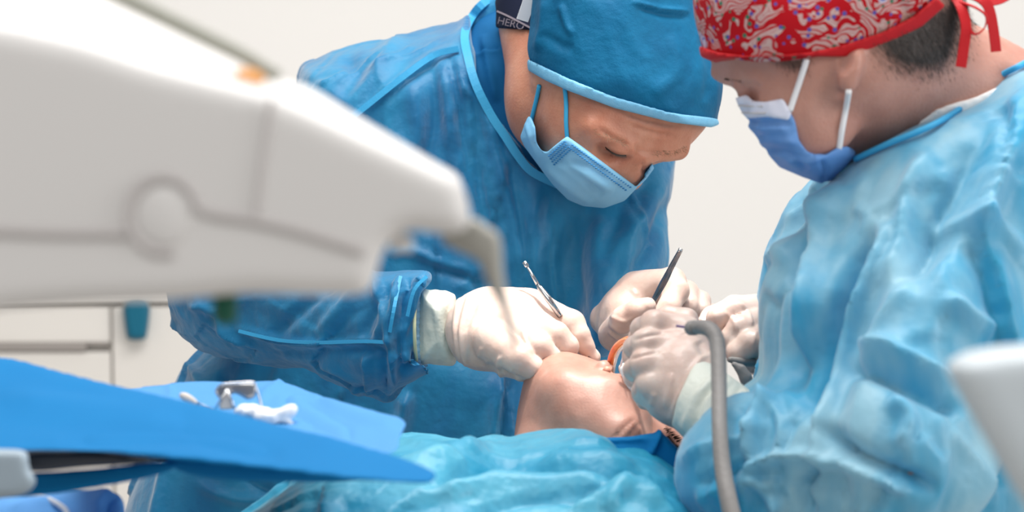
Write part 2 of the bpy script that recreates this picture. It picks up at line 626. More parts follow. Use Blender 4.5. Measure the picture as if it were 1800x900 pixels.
M['glove'] = pmat('latex_glove', (0.62, 0.49, 0.43), 0.34, 0.5, sss=0.12, var=0.7, vscale=32, col2=(0.55, 0.36, 0.30), bump2=0.12, b2scale=60)
M['glove_cuff'] = pmat('latex_cuff', (0.60, 0.62, 0.55), 0.42, 0.45, var=0.5, vscale=22, col2=(0.56, 0.60, 0.56), bump2=0.25, b2scale=50)
M['cuff_rim'] = pmat('latex_rim', (0.66, 0.66, 0.42), 0.4, 0.4)
M['knit'] = pmat('knit_cuff', (0.33, 0.53, 0.70), 0.8, 0.2, bump=0.6, bscale=500)
M['white_cloth'] = pmat('white_cotton', (0.80, 0.80, 0.80), 0.8, 0.2, bump=0.3, bscale=400)
M['chrome'] = pmat('steel', (0.55, 0.56, 0.58), 0.14, 0.5, metal=1.0)
M['steel_dull'] = pmat('steel_brushed', (0.36, 0.36, 0.37), 0.28, 0.5, metal=1.0, bump=0.1, bscale=300)
M['white_plastic'] = pmat('white_plastic', (0.72, 0.70, 0.685), 0.42, 0.4)
M['cover_grey'] = pmat('cover_plastic', (0.60, 0.66, 0.70), 0.5, 0.35)
M['clamp_grey'] = pmat('clamp_plastic', (0.30, 0.37, 0.43), 0.5, 0.3)
M['drape_pale'] = pmat('drape_cloth_pale', (0.14, 0.40, 0.80), 0.7, 0.2, var=0.2, vscale=12, col2=(0.10, 0.34, 0.74), bump=0.3, bscale=900)
M['groove'] = pmat('plastic_groove', (0.56, 0.53, 0.52), 0.6, 0.3)
M['grey_plastic'] = pmat('grey_plastic', (0.36, 0.35, 0.315), 0.5, 0.3)
M['hose_grey'] = pmat('hose_rubber', (0.215, 0.205, 0.20), 0.5, 0.35, bump=0.2, bscale=150)
M['hose_olive'] = pmat('hose_olive', (0.34, 0.34, 0.29), 0.5, 0.3)
M['orange'] = pmat('orange_button', (0.95, 0.46, 0.16), 0.4, 0.4)
M['teal_plastic'] = pmat('teal_plastic', (0.0, 0.12, 0.20), 0.4, 0.4)
M['green_plastic'] = pmat('green_plastic', (0.0, 0.10, 0.06), 0.4, 0.4)
M['black'] = pmat('tray_black', (0.028, 0.033, 0.045), 0.5, 0.4)
M['navy'] = pmat('undershirt_navy', (0.006, 0.010, 0.03), 0.8, 0.2, bump=0.3, bscale=900)
M['letter'] = pmat('lettering_thread', (0.20, 0.17, 0.20), 0.8, 0.2)
M['blood_tube'] = pmat('suction_tube_red', (0.62, 0.07, 0.04), 0.12, 0.6, sss=0.3, var=0.8, vscale=45, col2=(0.80, 0.36, 0.08), coat=0.6)
M['clear'] = pmat('clear_plastic', (0.88, 0.90, 0.92), 0.1, 0.6, transl=0.2, transp=0.25)
M['white_tip'] = pmat('white_nylon', (0.85, 0.86, 0.88), 0.35, 0.5)
M['mouth'] = pmat('mouth_flesh', (0.30, 0.05, 0.035), 0.3, 0.5, sss=0.3)
M['lips'] = pmat('lips', (0.55, 0.27, 0.20), 0.4, 0.4, sss=0.4)
M['tooth'] = pmat('tooth', (0.85, 0.80, 0.68), 0.2, 0.5, sss=0.3)
M['lash'] = pmat('lash_hair', (0.02, 0.013, 0.01), 0.6, 0.3)
M['brow'] = pmat('brow_hair', (0.30, 0.19, 0.12), 0.6, 0.3)
M['hair'] = pmat('hair_dark', (0.028, 0.020, 0.017), 0.5, 0.4)
M['red_trim'] = pmat('cap_trim_red', (0.46, 0.003, 0.008), 0.6, 0.3, bump=0.3, bscale=700)
M['bone'] = pmat('swab_cream', (0.62, 0.55, 0.48), 0.6, 0.3)
M['purple'] = pmat('tip_purple', (0.14, 0.08, 0.22), 0.4, 0.4)
M['upholstery'] = pmat('chair_vinyl', (0.30, 0.33, 0.36), 0.45, 0.4)

def skin_mat(name, col, col2, hair_col=None, pores=0.4):
    """skin with blotches, pores and, by a painted mask, hair stubble"""
    m = bpy.data.materials.new(name)
    nt, b, out = nodes_of(m)
    tc = N(nt, 'ShaderNodeTexCoord')
    nz = N(nt, 'ShaderNodeTexNoise', Scale=26.0, Detail=5.0, Roughness=0.6)
    nt.links.new(tc.outputs['Object'], nz.inputs['Vector'])
    mx = N(nt, 'ShaderNodeMix', data_type='RGBA')
    mx.inputs[6].default_value = (*col, 1); mx.inputs[7].default_value = (*col2, 1)
    rp = N(nt, 'ShaderNodeMapRange'); rp.inputs[1].default_value = 0.3; rp.inputs[2].default_value = 0.7
    nt.links.new(nz.outputs['Fac'], rp.inputs[0]); nt.links.new(rp.outputs[0], mx.inputs[0])
    c = mx.outputs[2]
    if hair_col:
        at = N(nt, 'ShaderNodeAttribute', attribute_name='hair')
        nz2 = N(nt, 'ShaderNodeTexNoise', Scale=700.0, Detail=2.0)
        nt.links.new(tc.outputs['Object'], nz2.inputs['Vector'])
        ad = N(nt, 'ShaderNodeMath', operation='MULTIPLY_ADD'); ad.inputs[1].default_value = 0.5; ad.inputs[2].default_value = -0.25
        nt.links.new(nz2.outputs['Fac'], ad.inputs[0])
        a2 = N(nt, 'ShaderNodeMath', operation='ADD'); a2.use_clamp = True
        nt.links.new(at.outputs['Fac'], a2.inputs[0]); nt.links.new(ad.outputs[0], a2.inputs[1])
        mu = N(nt, 'ShaderNodeMath', operation='MULTIPLY'); mu.use_clamp = True
        nt.links.new(a2.outputs[0], mu.inputs[0]); nt.links.new(at.outputs['Fac'], mu.inputs[1])
        m2 = N(nt, 'ShaderNodeMix', data_type='RGBA')
        nt.links.new(mu.outputs[0], m2.inputs[0]); nt.links.new(c, m2.inputs[6]); m2.inputs[7].default_value = (*hair_col, 1)
        c = m2.outputs[2]
    nt.links.new(c, b.inputs['Base Color'])
    b.inputs['Roughness'].default_value = 0.46
    b.inputs['Specular IOR Level'].default_value = 0.4
    b.inputs['Subsurface Weight'].default_value = 0.22
    b.inputs['Subsurface Radius'].default_value = (1, 0.35, 0.2)
    b.inputs['Subsurface Scale'].default_value = 0.008
    vo = N(nt, 'ShaderNodeTexNoise', Scale=420.0, Detail=3.0)
    nt.links.new(tc.outputs['Object'], vo.inputs['Vector'])
    bp = N(nt, 'ShaderNodeBump', Strength=pores, Distance=0.0012)
    nt.links.new(vo.outputs['Fac'], bp.inputs['Height']); nt.links.new(bp.outputs[0], b.inputs['Normal'])
    return m

M['skin_a'] = skin_mat('skin_ruddy', (0.60, 0.29, 0.19), (0.46, 0.17, 0.10), (0.30, 0.17, 0.10))
M['skin_b'] = skin_mat('skin_olive', (0.52, 0.275, 0.215), (0.42, 0.195, 0.15), (0.030, 0.020, 0.016))
M['skin_c'] = skin_mat('skin_fair', (0.43, 0.235, 0.185), (0.32, 0.15, 0.112), (0.20, 0.12, 0.08), 0.16)

def paisley_mat():
    m = bpy.data.materials.new('cap_print')
    nt, b, out = nodes_of(m)
    tc = N(nt, 'ShaderNodeTexCoord')
    L = nt.links.new
    nz = N(nt, 'ShaderNodeTexNoise', Scale=26.0, Detail=2.0, Roughness=0.5)
    L(tc.outputs['Object'], nz.inputs['Vector'])
    sc_ = N(nt, 'ShaderNodeVectorMath', operation='SCALE'); sc_.inputs['Scale'].default_value = 0.085
    L(nz.outputs['Color'], sc_.inputs[0])
    ad = N(nt, 'ShaderNodeVectorMath', operation='ADD')
    L(tc.outputs['Object'], ad.inputs[0]); L(sc_.outputs[0], ad.inputs[1])
    # swirling leaves: distorted rings cut against a red ground
    wv = N(nt, 'ShaderNodeTexWave', Scale=30.0, Distortion=4.0, Detail=1.0)
    wv.wave_type = 'RINGS'
    L(ad.outputs[0], wv.inputs['Vector'])
    nb = N(nt, 'ShaderNodeTexNoise', Scale=30.0, Detail=1.0)
    L(ad.outputs[0], nb.inputs['Vector'])
    def ramp(sock, stops, interp='CONSTANT'):
        r = N(nt, 'ShaderNodeValToRGB'); r.color_ramp.interpolation = interp
        e = r.color_ramp.elements
        e[0].position, e[0].color = stops[0][0], (*stops[0][1], 1)
        e[1].position, e[1].color = stops[1][0], (*stops[1][1], 1)
        for p_, c_ in stops[2:]:
            x = e.new(p_); x.color = (*c_, 1)
        L(sock, r.inputs[0]); return r.outputs[0]
    RED, PINK, PALE = (0.40, 0.002, 0.008), (0.46, 0.24, 0.24), (0.50, 0.36, 0.34)
    veins = ramp(wv.outputs['Fac'], [(0, RED), (0.10, PALE), (0.40, PINK), (0.62, PALE), (0.84, PINK), (0.95, RED)])
    ve = N(nt, 'ShaderNodeTexVoronoi', Scale=22.0); ve.feature = 'DISTANCE_TO_EDGE'
    L(ad.outputs[0], ve.inputs['Vector'])
    cell = ramp(ve.outputs['Distance'], [(0, (0, 0, 0)), (0.055, (1, 1, 1))])
    mb = N(nt, 'ShaderNodeMix', data_type='RGBA'); L(cell, mb.inputs[0]); mb.inputs[6].default_value = (*RED, 1); L(veins, mb.inputs[7])
    base = mb.outputs[2]
    big = ramp(nb.outputs['Fac'], [(0, (0, 0, 0)), (0.72, (1, 1, 1))])
    mx = N(nt, 'ShaderNodeMix', data_type='RGBA'); L(big, mx.inputs[0]); L(base, mx.inputs[6]); mx.inputs[7].default_value = (*RED, 1)
    # small green and blue dots
    v1 = N(nt, 'ShaderNodeTexVoronoi', Scale=135.0); L(tc.outputs['Object'], v1.inputs['Vector'])
    d1 = ramp(v1.outputs['Distance'], [(0, (1, 1, 1)), (0.24, (0, 0, 0))])
    hs = ramp(v1.outputs['Color'], [(0, (0.03, 0.16, 0.10)), (0.5, (0.09, 0.08, 0.32))])
    m2 = N(nt, 'ShaderNodeMix', data_type='RGBA'); L(d1, m2.inputs[0]); L(mx.outputs[2], m2.inputs[6]); L(hs, m2.inputs[7])
    # blue-edged flowers
    v2 = N(nt, 'ShaderNodeTexVoronoi', Scale=17.0); L(ad.outputs[0], v2.inputs['Vector'])
    f2 = ramp(v2.outputs['Distance'], [(0, (1, 1, 1)), (0.27, (0, 0, 0))])
    fc = ramp(v2.outputs['Distance'], [(0, (0.16, 0.25, 0.20)), (0.06, (0.58, 0.56, 0.66)), (0.17, (0.08, 0.12, 0.42)), (0.22, (0.46, 0.42, 0.55))])
    m3 = N(nt, 'ShaderNodeMix', data_type='RGBA'); L(f2, m3.inputs[0]); L(m2.outputs[2], m3.inputs[6]); L(fc, m3.inputs[7])
    L(m3.outputs[2], b.inputs['Base Color'])
    b.inputs['Roughness'].default_value = 0.8
    b.inputs['Specular IOR Level'].default_value = 0.2
    return m
M['paisley'] = paisley_mat()

# ---------------------------------------------------------------- the room
def struct(o):
    o['kind'] = 'structure'; return o
struct(box('wall_back', (-4, 5.2, 0), (4, 5.35, 2.9), M['wall']))
struct(box('floor', (-4, -1.5, -0.1), (4, 5.2, 0.0), M['floor']))
struct(box('baseboard_back', (-4, 5.18, 0), (4, 5.2, 0.09), M['cabinet']))

# white drawer cabinet against the wall, behind the dentist's elbow
def wx(px, y):      # world x seen through pixel column px at world depth y
    return (px - 900) / FPX * (y * math.cos(PITCH) + 0.05)
def wz(py, y):
    a = PITCH + math.atan((py - 450) / FPX)
    return 1.35 - y * math.tan(a)
cy = 4.5
cb = box('drawer_cabinet', (wx(-520, cy), cy + 0.02, 0.0), (wx(640, cy), 5.17, wz(528, cy)), M['cabinet'])
tag(cb, 'white drawer cabinet against the wall behind the equipment arm', 'cabinet')
box('worktop', (wx(-530, cy), cy - 0.01, wz(528, cy)), (wx(650, cy), 5.17, wz(512, cy)), M['cabinet'], cb, 0.004)
seams = [-520, 194, 640]
for i in range(2):
    x0, x1 = wx(seams[i], cy) + 0.002, wx(seams[i + 1], cy) - 0.002
    z1 = wz(535, cy) - 0.004
    hts = [0.062, 0.17, 0.22, 0.22] if i == 0 else [z1 - 0.12]
    for k, hgt in enumerate(hts):
        if i == 0:
            dr = box('drawer', (x0, cy - 0.004, z1 - hgt), (x1, cy + 0.02, z1), M['cabinet'], cb, 0.003)
            xr = wx(150, cy)
            box('handle_slot', (x0 + 0.1, cy - 0.010, z1 - hgt - 0.014), (xr, cy + 0.004, z1 - hgt), M['slot'], dr, 0.002)
            if k == 0:
                box('handle_slot_end', (xr, cy - 0.008, z1 - hgt - 0.003), (wx(190, cy), cy + 0.004, z1 - hgt + 0.002), M['slot'], dr)
        else:
            dr = box('cabinet_door', (x0, cy - 0.004, z1 - hgt), (x1, cy + 0.02, z1), M['cabinet'], cb, 0.003)
        z1 -= hgt + 0.016
# cup-like holder fixed to the cabinet front
v, q = mesh_sdf(U(0.006, infl([(219, 530), (261, 530), (259, 585), (252, 597), (228, 597), (221, 585)], 4.515, 10, 0.02)), *bounds([P(205, 515, 4.49), P(275, 610, 4.54)], 0.01), 0.002)
hd = make('plastic_holder', v, q, M['teal_plastic'])
tag(hd, 'small teal plastic holder on the white cabinet front beside the blue elbow', 'holder')
v, f = tube_data([P(217, 536, 4.51), P(263, 536, 4.51)], 0.006, 8, 0)
make('holder_rim', v, f, M['grey_plastic'], hd)

# ---------------------------------------------------------------- gloved hands
def hand_sdf(palm, fingers, kf=0.0035, kp=0.007):
    """palm: chains blended softly; fingers: jointed chains that stay apart"""
    pf = U(0.018, *[chain(c, 0.012) for c in palm])
    ff = [chain(c, kf) for c in fingers]
    def f(p):
        d = ff[0](p)
        for g in ff[1:]:
            d = smin(d, g(p), 0.0014)
        return smin(d, pf(p), kp)
    return f

def pts_of(chains):
    return [P(*c[:3]) for ch in chains for c in ch]

# hand of the bending person that lies on the patient's chin (fist, knuckles up)
HA_palm = [[(842, 577, 2.405, 60), (870, 577, 2.40, 61), (900, 568, 2.395, 56)],
           [(865, 560, 2.42, 52), (935, 556, 2.41, 42)],
           [(845, 600, 2.385, 48), (885, 610, 2.37, 44)]]
HA_fing = [[(930, 545, 2.41, 36), (1004, 570, 2.385, 25), (1018, 590, 2.38, 20), (1029, 608, 2.38, 16), (1044, 630, 2.38, 10)],
           [(915, 562, 2.385, 36), (976, 591, 2.352, 26), (996, 609, 2.352, 21), (990, 624, 2.37, 18), (962, 628, 2.39, 16)],
           [(895, 580, 2.365, 36), (945, 611, 2.335, 26), (966, 630, 2.338, 21), (950, 641, 2.355, 18), (925, 638, 2.38, 16)],
           [(868, 600, 2.352, 38), (912, 632, 2.322, 26), (936, 646, 2.322, 20), (918, 653, 2.34, 17), (890, 646, 2.37, 16)],
           [(870, 560, 2.45, 34), (955, 575, 2.45, 22), (1015, 602, 2.43, 17), (1042, 628, 2.41, 14)]]
HA = hand_sdf(HA_palm, HA_fing)
# other hand of the same person, thumb and fingertips pinching the needle holder
HB_palm = [[(1062, 560, 2.56, 26), (1105, 545, 2.545, 44), (1140, 520, 2.54, 38)],
           [(1085, 585, 2.54, 30), (1105, 560, 2.53, 36)]]
HB_fing = [[(1082, 588, 2.51, 31), (1100, 562, 2.478, 25), (1122, 546, 2.466, 20), (1138, 538, 2.463, 16)],
           [(1120, 514, 2.545, 38), (1180, 496, 2.515, 26), (1188, 512, 2.495, 23), (1176, 540, 2.480, 20), (1160, 558, 2.475, 16)],
           [(1140, 516, 2.56, 34), (1206, 516, 2.53, 23), (1207, 538, 2.51, 20), (1186, 560, 2.51, 17)],
           [(1150, 525, 2.57, 32), (1230, 530, 2.53, 19), (1232, 546, 2.52, 18), (1208, 560, 2.52, 16)],
           [(1150, 540, 2.58, 30), (1252, 550, 2.545, 15), (1250, 560, 2.54, 14), (1230, 570, 2.54, 13)]]
HB = hand_sdf(HB_palm, HB_fing)
# near hand of the assisting person: back of the hand to the camera, fingers hooked left
HC_palm = [[(1246, 718, 2.155, 62), (1204, 665, 2.175, 62), (1190, 622, 2.195, 48)],
           [(1205, 605, 2.20, 42), (1182, 648, 2.185, 48)],
           [(1182, 694, 2.17, 48), (1170, 664, 2.185, 38)]]
HC_fing = [[(1196, 590, 2.20, 36), (1150, 572, 2.19, 27), (1130, 578, 2.205, 21), (1122, 594, 2.23, 17), (1135, 605, 2.25, 14)],
           [(1182, 618, 2.185, 36), (1136, 605, 2.175, 27), (1117, 612, 2.19, 21), (1111, 626, 2.215, 17), (1122, 634, 2.24, 14)],
           [(1176, 646, 2.175, 36), (1134, 640, 2.165, 27), (1117, 650, 2.18, 21), (1114, 663, 2.205, 17), (1125, 670, 2.24, 14)],
           [(1172, 674, 2.165, 34), (1142, 676, 2.160, 25), (1130, 690, 2.175, 19), (1134, 704, 2.20, 16), (1146, 712, 2.22, 14)],
           [(1205, 592, 2.215, 40), (1206, 563, 2.215, 21), (1174, 556, 2.22, 18), (1150, 560, 2.235, 14)]]
HC = hand_sdf(HC_palm, HC_fing)
# far hand of the assisting person, coming out behind the sleeve
HD_palm = [[(1375, 570, 2.33, 50), (1330, 572, 2.33, 46)], [(1340, 550, 2.335, 28), (1310, 556, 2.33, 28)]]
HD_fing = [[(1330, 555, 2.32, 34), (1288, 548, 2.30, 24), (1262, 560, 2.295, 20), (1262, 590, 2.30, 18), (1272, 606, 2.31, 16)],
           [(1335, 570, 2.31, 34), (1300, 578, 2.28, 23), (1284, 596, 2.28, 20), (1290, 612, 2.29, 17), (1305, 618, 2.30, 15)],
           [(1340, 592, 2.30, 34), (1318, 604, 2.27, 24), (1298, 620, 2.27, 21), (1306, 634, 2.285, 17), (1322, 636, 2.30, 15)],
           [(1350, 605, 2.31, 30), (1335, 630, 2.28, 19), (1322, 640, 2.285, 16), (1335, 650, 2.30, 14)],
           [(1340, 545, 2.35, 30), (1290, 540, 2.37, 20), (1250, 556, 2.36, 17), (1235, 575, 2.35, 14)]]
HD = hand_sdf(HD_palm, HD_fing)

def glove(f, palm, fing, parent, disp, label):
    lo, hi = bounds(pts_of(palm + fing), 0.045)
    o = sdf_obj('glove', f, lo, hi, 0.0016, M['glove'], parent, smooth=2, disp=disp)
    o['label'] = label
    return o

# ---------------------------------------------------------------- person bending over the patient
A_torso = infl([(524, 132), (560, 102), (650, 72), (740, 53), (800, 40), (835, 12), (880, -12), (960, -60), (1080, -60), (1150, 20), (1172, 160),
                (1177, 290), (1172, 380), (1160, 430), (1146, 475), (1130, 540), (1120, 660), (1120, 800), (1120, 1000), (1100, 1240), (560, 1240), (560, 900),
                (580, 600), (560, 420), (530, 260)], 2.79, 120, 0.135)
A_skirt = infl([(430, 560), (360, 605), (318, 645), (285, 720), (245, 815), (214, 900), (170, 1060), (140, 1240), (1040, 1240), (1010, 900), (930, 640), (700, 560)],
               2.74, 100, 0.11)
A_upper = pcone((640, 190, 2.76, 92), (400, 500, 2.60, 92))
A_sleeve = infl([(284, 520), (292, 560), (330, 600), (390, 628), (470, 640), (540, 652), (600, 674), (645, 690), (682, 702), (706, 682), (742, 664), (768, 650),
                 (748, 615), (744, 560), (750, 510), (757, 481), (720, 476), (660, 478), (560, 470), (470, 430), (400, 400), (320, 440)],
                lambda px, py: 2.60 - (px - 285) * 0.00036, 75, 0.062)
A_lsleeve = U(0.03, pcone((1110, 200, 2.74, 75), (1090, 450, 2.68, 70)), pcone((1090, 450, 2.68, 70), (1055, 580, 2.60, 45)))
A_base = U(0.03, A_torso, A_skirt, A_upper, A_lsleeve)
A_hole = prism([(836, 8), (824, 45), (824, 75), (836, 130), (856, 178), (880, 216), (906, 256), (930, 292), (985, 310), (1060, 200), (1060, 40), (1000, -20), (900, -8)], hi=2.765)
A_gown = sub(U(0.02, A_base, A_sleeve), A_hole, 0.003)

# head: skull, brow, eye sockets, nose, cheek, jaw
A_head0 = infl([(938, 60), (934, 110), (944, 160), (944, 205), (955, 260), (992, 318), (1040, 346), (1088, 342), (1116, 326), (1136, 304), (1146, 291), (1176, 281),
                (1204, 263), (1230, 237), (1246, 212), (1258, 150), (1252, 80), (1222, 0), (1130, -75), (1010, -70), (950, 0)],
               lambda px, py: 2.585 + (px - 1080) * 0.0001, 140, 0.080)
def fz(px, py, lift=0.0):
    return surf(A_head0, [(px, py)], 2.40, 2.75, lift)[0]
def blob(px, py, r, dz=0.0, rx=1.0, ry=1.0, rz=1.0, rot=0):
    c = fz(px, py); c[2] += dz
    m = r * c[2] / FPX
    return ell(c, (m * rx, m * ry, m * rz), rotz(rot))
A_head = A_head0
A_head = U(0.010, A_head, cone(fz(1040, 222, -0.003), fz(1106, 260, -0.001), 0.0085, 0.0100), cone(fz(1130, 270, -0.001), fz(1192, 262, -0.004), 0.010, 0.011))
A_head = U(0.012, A_head, cone(fz(1122, 276, -0.002), fz(1110, 314, -0.011), 0.008, 0.011))
A_head = U(0.012, A_head, blob(1030, 290, 34, 0.010, 1.2, 0.8, 0.8, 20))
A_head = sub(A_head, blob(1080, 274, 24, -0.004, 1.5, 0.6, 1.0, -28), 0.010)
A_head = sub(A_head, blob(1142, 284, 12, -0.003, 1.3, 0.6, 0.9, 15), 0.008)
A_head = U(0.005, A_head, blob(1080, 262, 17, 0.004, 1.4, 0.62, 0.6, -28))
A_head = U(0.006, A_head, blob(944, 140, 17, 0.003, 0.55, 1.2, 0.8, 8))        # ear lobe under the cap
A_neck = U(0.03, pcone((978, 30, 2.68, 104), (1000, 180, 2.615, 100)), pcone((1000, 180, 2.615, 100), (1040, 250, 2.60, 80)))
A_skin = U(0.012, A_head, A_neck)

def A_hands(p):
    return np.minimum(HA(p), HB(p)) + 0.0025
A_fore = U(0.02, pcone((640, 190, 2.76, 60), (400, 500, 2.60, 62)), pcone((400, 510, 2.58, 58), (700, 572, 2.43, 44)), pcone((700, 572, 2.43, 44), (800, 577, 2.42, 46)))
A_legs = U(0.04, *[cone(from_world((x, 2.74, 0.72)), from_world((x, 2.80, 0.10)), 0.075, 0.05) for x in (-0.26, -0.04)],
           *[cone(from_world((x, 2.82, 0.055)), from_world((x, 2.66, 0.045)), 0.05, 0.04) for x in (-0.26, -0.04)])
A_core = U(0.03, off(A_base, -0.022), A_fore, A_legs)
A_body = lambda p: smin(smin(A_skin(p), A_core(p), 0.01), A_hands(p), 0.008)
lo, hi = bounds([P(270, -110, 2.45), P(1290, 1240, 2.95), from_world((0, 3.02, -0.02)), from_world((0, 2.7, 0))], 0.03)
hx, hy = P(930, 0, 2.55)[0], P(1260, 0, 2.55)[0]
yl, yh = P(0, 365, 2.5)[1], P(0, -10, 2.6)[1]
v, q = mesh_sdf(A_body, lo, hi, 0.009, ([(hx, hy, 0.0026)], [(yl, yh, 0.0026)], [(2.44, 2.60, 0.003)]), 1)
def wrinkles(v, n):
    px, py = pix(v)
    out = np.zeros(len(v))
    for k, ln in enumerate([[(1050, 225), (1085, 246), (1112, 258)], [(1120, 262), (1140, 268), (1165, 266)], [(1062, 262), (1085, 275), (1110, 279)],
                            [(1040, 262), (1055, 275), (1062, 292)], [(1034, 258), (1044, 278), (1050, 296)], [(1126, 285), (1132, 296), (1128, 306)], [(1100, 215), (1140, 232), (1190, 240)], [(1090, 198), (1140, 215), (1200, 224)], [(1118, 252), (1122, 266), (1118, 278)]]):
        d, t, s = seg_dist(px, py, ln)
        out -= 0.0026 * np.exp(-(d / 4.0) ** 2) * np.clip(np.minimum(t, 1 - t) * 5, 0, 1)
    return out * (v[:, 2] < 2.60)
v = displace(v, q, wrinkles)
person_a = make('person', v, q, M['skin_a'])
tag(person_a, 'person in deep blue gown and blue surgical cap bending over the patient', 'person')

# deep blue gown ---------------------------------------------------
lo, hi = bounds([P(120, -70, 2.45), P(1200, 1240, 2.95)], 0.02)
gf = folds([
    # raglan seam and shoulder
    ([(806, 86), (762, 98), (705, 138), (632, 196), (560, 250)], 6, 0.004, 'r'),
    ([(790, 98), (745, 120), (690, 165), (640, 205)], 5, 0.003, 'g'),
    ([(700, 60), (690, 90), (650, 140), (600, 180)], 16, 0.006, 'r'),
    ([(600, 95), (630, 130), (600, 175)], 16, 0.006, 'g'),
    # long vertical pleats from the collar
    ([(772, 105), (790, 220), (806, 330), (822, 430)], 9, 0.008, 'r'),
    ([(790, 100), (812, 220), (836, 330), (850, 430)], 7, 0.007, 'g'),
    ([(800, 95), (832, 220), (858, 330), (880, 460)], 5, 0.007, 't'),
    ([(782, 100), (800, 200), (812, 300), (824, 400)], 4, 0.005, 't'),
    ([(845, 210), (862, 300), (885, 400), (895, 500)], 4, 0.005, 't'),
    ([(900, 300), (925, 380), (935, 470), (930, 560)], 5, 0.006, 't'),
    ([(985, 380), (975, 460), (985, 540)], 5, 0.006, 't'),
    ([(1100, 300), (1120, 380), (1150, 440)], 5, 0.006, 't'),
    ([(680, 90), (640, 110), (590, 150)], 4, 0.004, 't'), ([(730, 75), (700, 100), (650, 125)], 4, 0.004, 't'),
    ([(610, 120), (590, 135), (560, 150)], 4, 0.004, 't'), ([(770, 70), (750, 85), (700, 105)], 4, 0.003, 't'),
    ([(700, 230), (720, 300), (740, 380)], 6, 0.006, 't'),
    ([(826, 180), (836, 300), (852, 420), (850, 520)], 8, 0.006, 's'),
    ([(838, 150), (876, 280), (905, 400), (915, 520)], 10, 0.007, 'r'),
    ([(870, 230), (905, 330), (925, 450)], 12, 0.005, 'g'),
    ([(760, 110), (765, 200), (745, 320), (760, 420)], 16, 0.009, 'g'),
    ([(720, 140), (735, 240), (700, 330)], 18, 0.008, 'r'),
    ([(808, 150), (826, 165), (846, 175)], 4, 0.003, 'r'),
    ([(800, 120), (822, 140), (838, 160)], 4, 0.003, 'g'),
    # chest and side under the mask
    ([(945, 330), (940, 420), (955, 520), (985, 600)], 18, 0.010, 'r'),
    ([(1010, 380), (1005, 470), (1020, 560), (1040, 610)], 20, 0.010, 'g'),
    ([(1060, 380), (1050, 460), (1060, 540)], 14, 0.009, 'r'),
    ([(1165, 300), (1130, 380), (1085, 440), (1060, 520)], 14, 0.008, 'r'),
    ([(1170, 350), (1140, 430), (1110, 480)], 10, 0.007, 'g'),
    ([(1100, 360), (1110, 420), (1090, 500)], 10, 0.006, 'r'),
    ([(680, 450), (720, 440), (790, 470), (830, 480)], 8, 0.006, 'r'),
    ([(760, 470), (800, 480), (850, 500), (870, 480)], 10, 0.007, 'g'),
    ([(860, 420), (850, 470), (800, 510)], 6, 0.005, 'r'),
    # skirt
    ([(886, 660), (880, 720), (872, 790)], 7, 0.012, 's'),
    ([(715, 690), (705, 740), (690, 790)], 14, 0.010, 'r'),
    ([(330, 640), (350, 665), (365, 700)], 9, 0.007, 'r'),
    ([(390, 650), (400, 680), (440, 720)], 9, 0.007, 'g'),
    ([(300, 800), (285, 860), (270, 930)], 12, 0.010, 'r'),
    ([(340, 850), (430, 880), (560, 860), (640, 870)], 9, 0.008, 'r'),
    ([(420, 830), (480, 870), (540, 890)], 10, 0.008, 'g'),
])
sf = folds([
    ([(400, 578), (440, 584), (490, 598), (560, 602), (640, 600), (700, 602)], 6, 0.006, 'r'),
    ([(430, 612), (500, 622), (580, 618), (660, 612)], 8, 0.005, 'g'),
    ([(330, 540), (372, 545), (400, 590), (430, 610)], 7, 0.006, 'r'),
    ([(480, 590), (530, 545), (580, 500), (610, 470)], 12, 0.007, 'g'),
    ([(560, 590), (600, 545), (640, 500), (660, 480)], 12, 0.007, 'r'),
    ([(640, 595), (655, 550), (690, 500)], 8, 0.006, 'g'),
    ([(706, 482), (692, 540), (684, 580), (692, 640), (690, 690)], 6, 0.010, 'r'),
    ([(720, 490), (710, 560), (698, 620), (706, 670)], 6, 0.009, 'g'),
    ([(752, 484), (728, 510), (716, 560), (700, 600)], 7, 0.009, 'r'),
    ([(660, 480), (664, 520), (676, 560), (660, 600)], 7, 0.008, 'r'),
    ([(646, 620), (650, 660), (652, 690)], 6, 0.008, 'r'),
    ([(670, 610), (676, 660), (680, 698)], 7, 0.007, 'g'),
    ([(740, 610), (728, 640), (700, 660)], 8, 0.008, 'g'),
    ([(560, 640), (600, 650), (640, 690)], 7, 0.006, 'r'),
])
def m_sl(v):
    px, py = pix(v); return np.clip((700 - py) / 40, 0, 1) * (px < 780)
v, q = mesh_sdf(sub(A_base, A_hole, 0.003), lo, hi, 0.0036, None, 1)
v = displace(v, q, gf, crumple(0.085, 0.008, 0.6, (1, 3.6, 1.6), rotz(-14), 3), crumple(0.04, 0.0016, 0.6, (1, 3.0, 1.3), rotz(-25), 6))
v = relax(v, q, 0.3)
gown_a = make('gown', v, q, M['gown'], person_a)
gown_a['label'] = 'deep blue non-woven surgical gown'
lo, hi = bounds([P(270, 380, 2.40), P(780, 715, 2.70)], 0.01)
v, q = mesh_sdf(sub(A_sleeve, infl([(800, 505), (735, 508), (728, 577), (735, 645), (800, 645)], 2.43, 20, 0.034), 0.003), lo, hi, 0.0026, None, 1)
v = displace(v, q, sf, crumple(0.05, 0.006, 0.5, (2.2, 1, 1.5), rotz(8), 5), rumple(0.022, 0.0016, (1, 1, 1), None))
v = relax(v, q, 0.25)
slv = make('sleeve', v, q, M['gown_sheer'], gown_a)

for ln in ([(420, 582), (490, 598), (560, 602), (640, 600), (684, 602)], [(704, 486), (693, 540), (685, 584)], [(750, 486), (728, 510), (716, 556)]):
    ribbon('sleeve_seam', surf(off(A_sleeve, 0.0055), ln, 2.3, 2.7, 0.0005), 0.0032, 0.002, M['gown_edge'], slv)
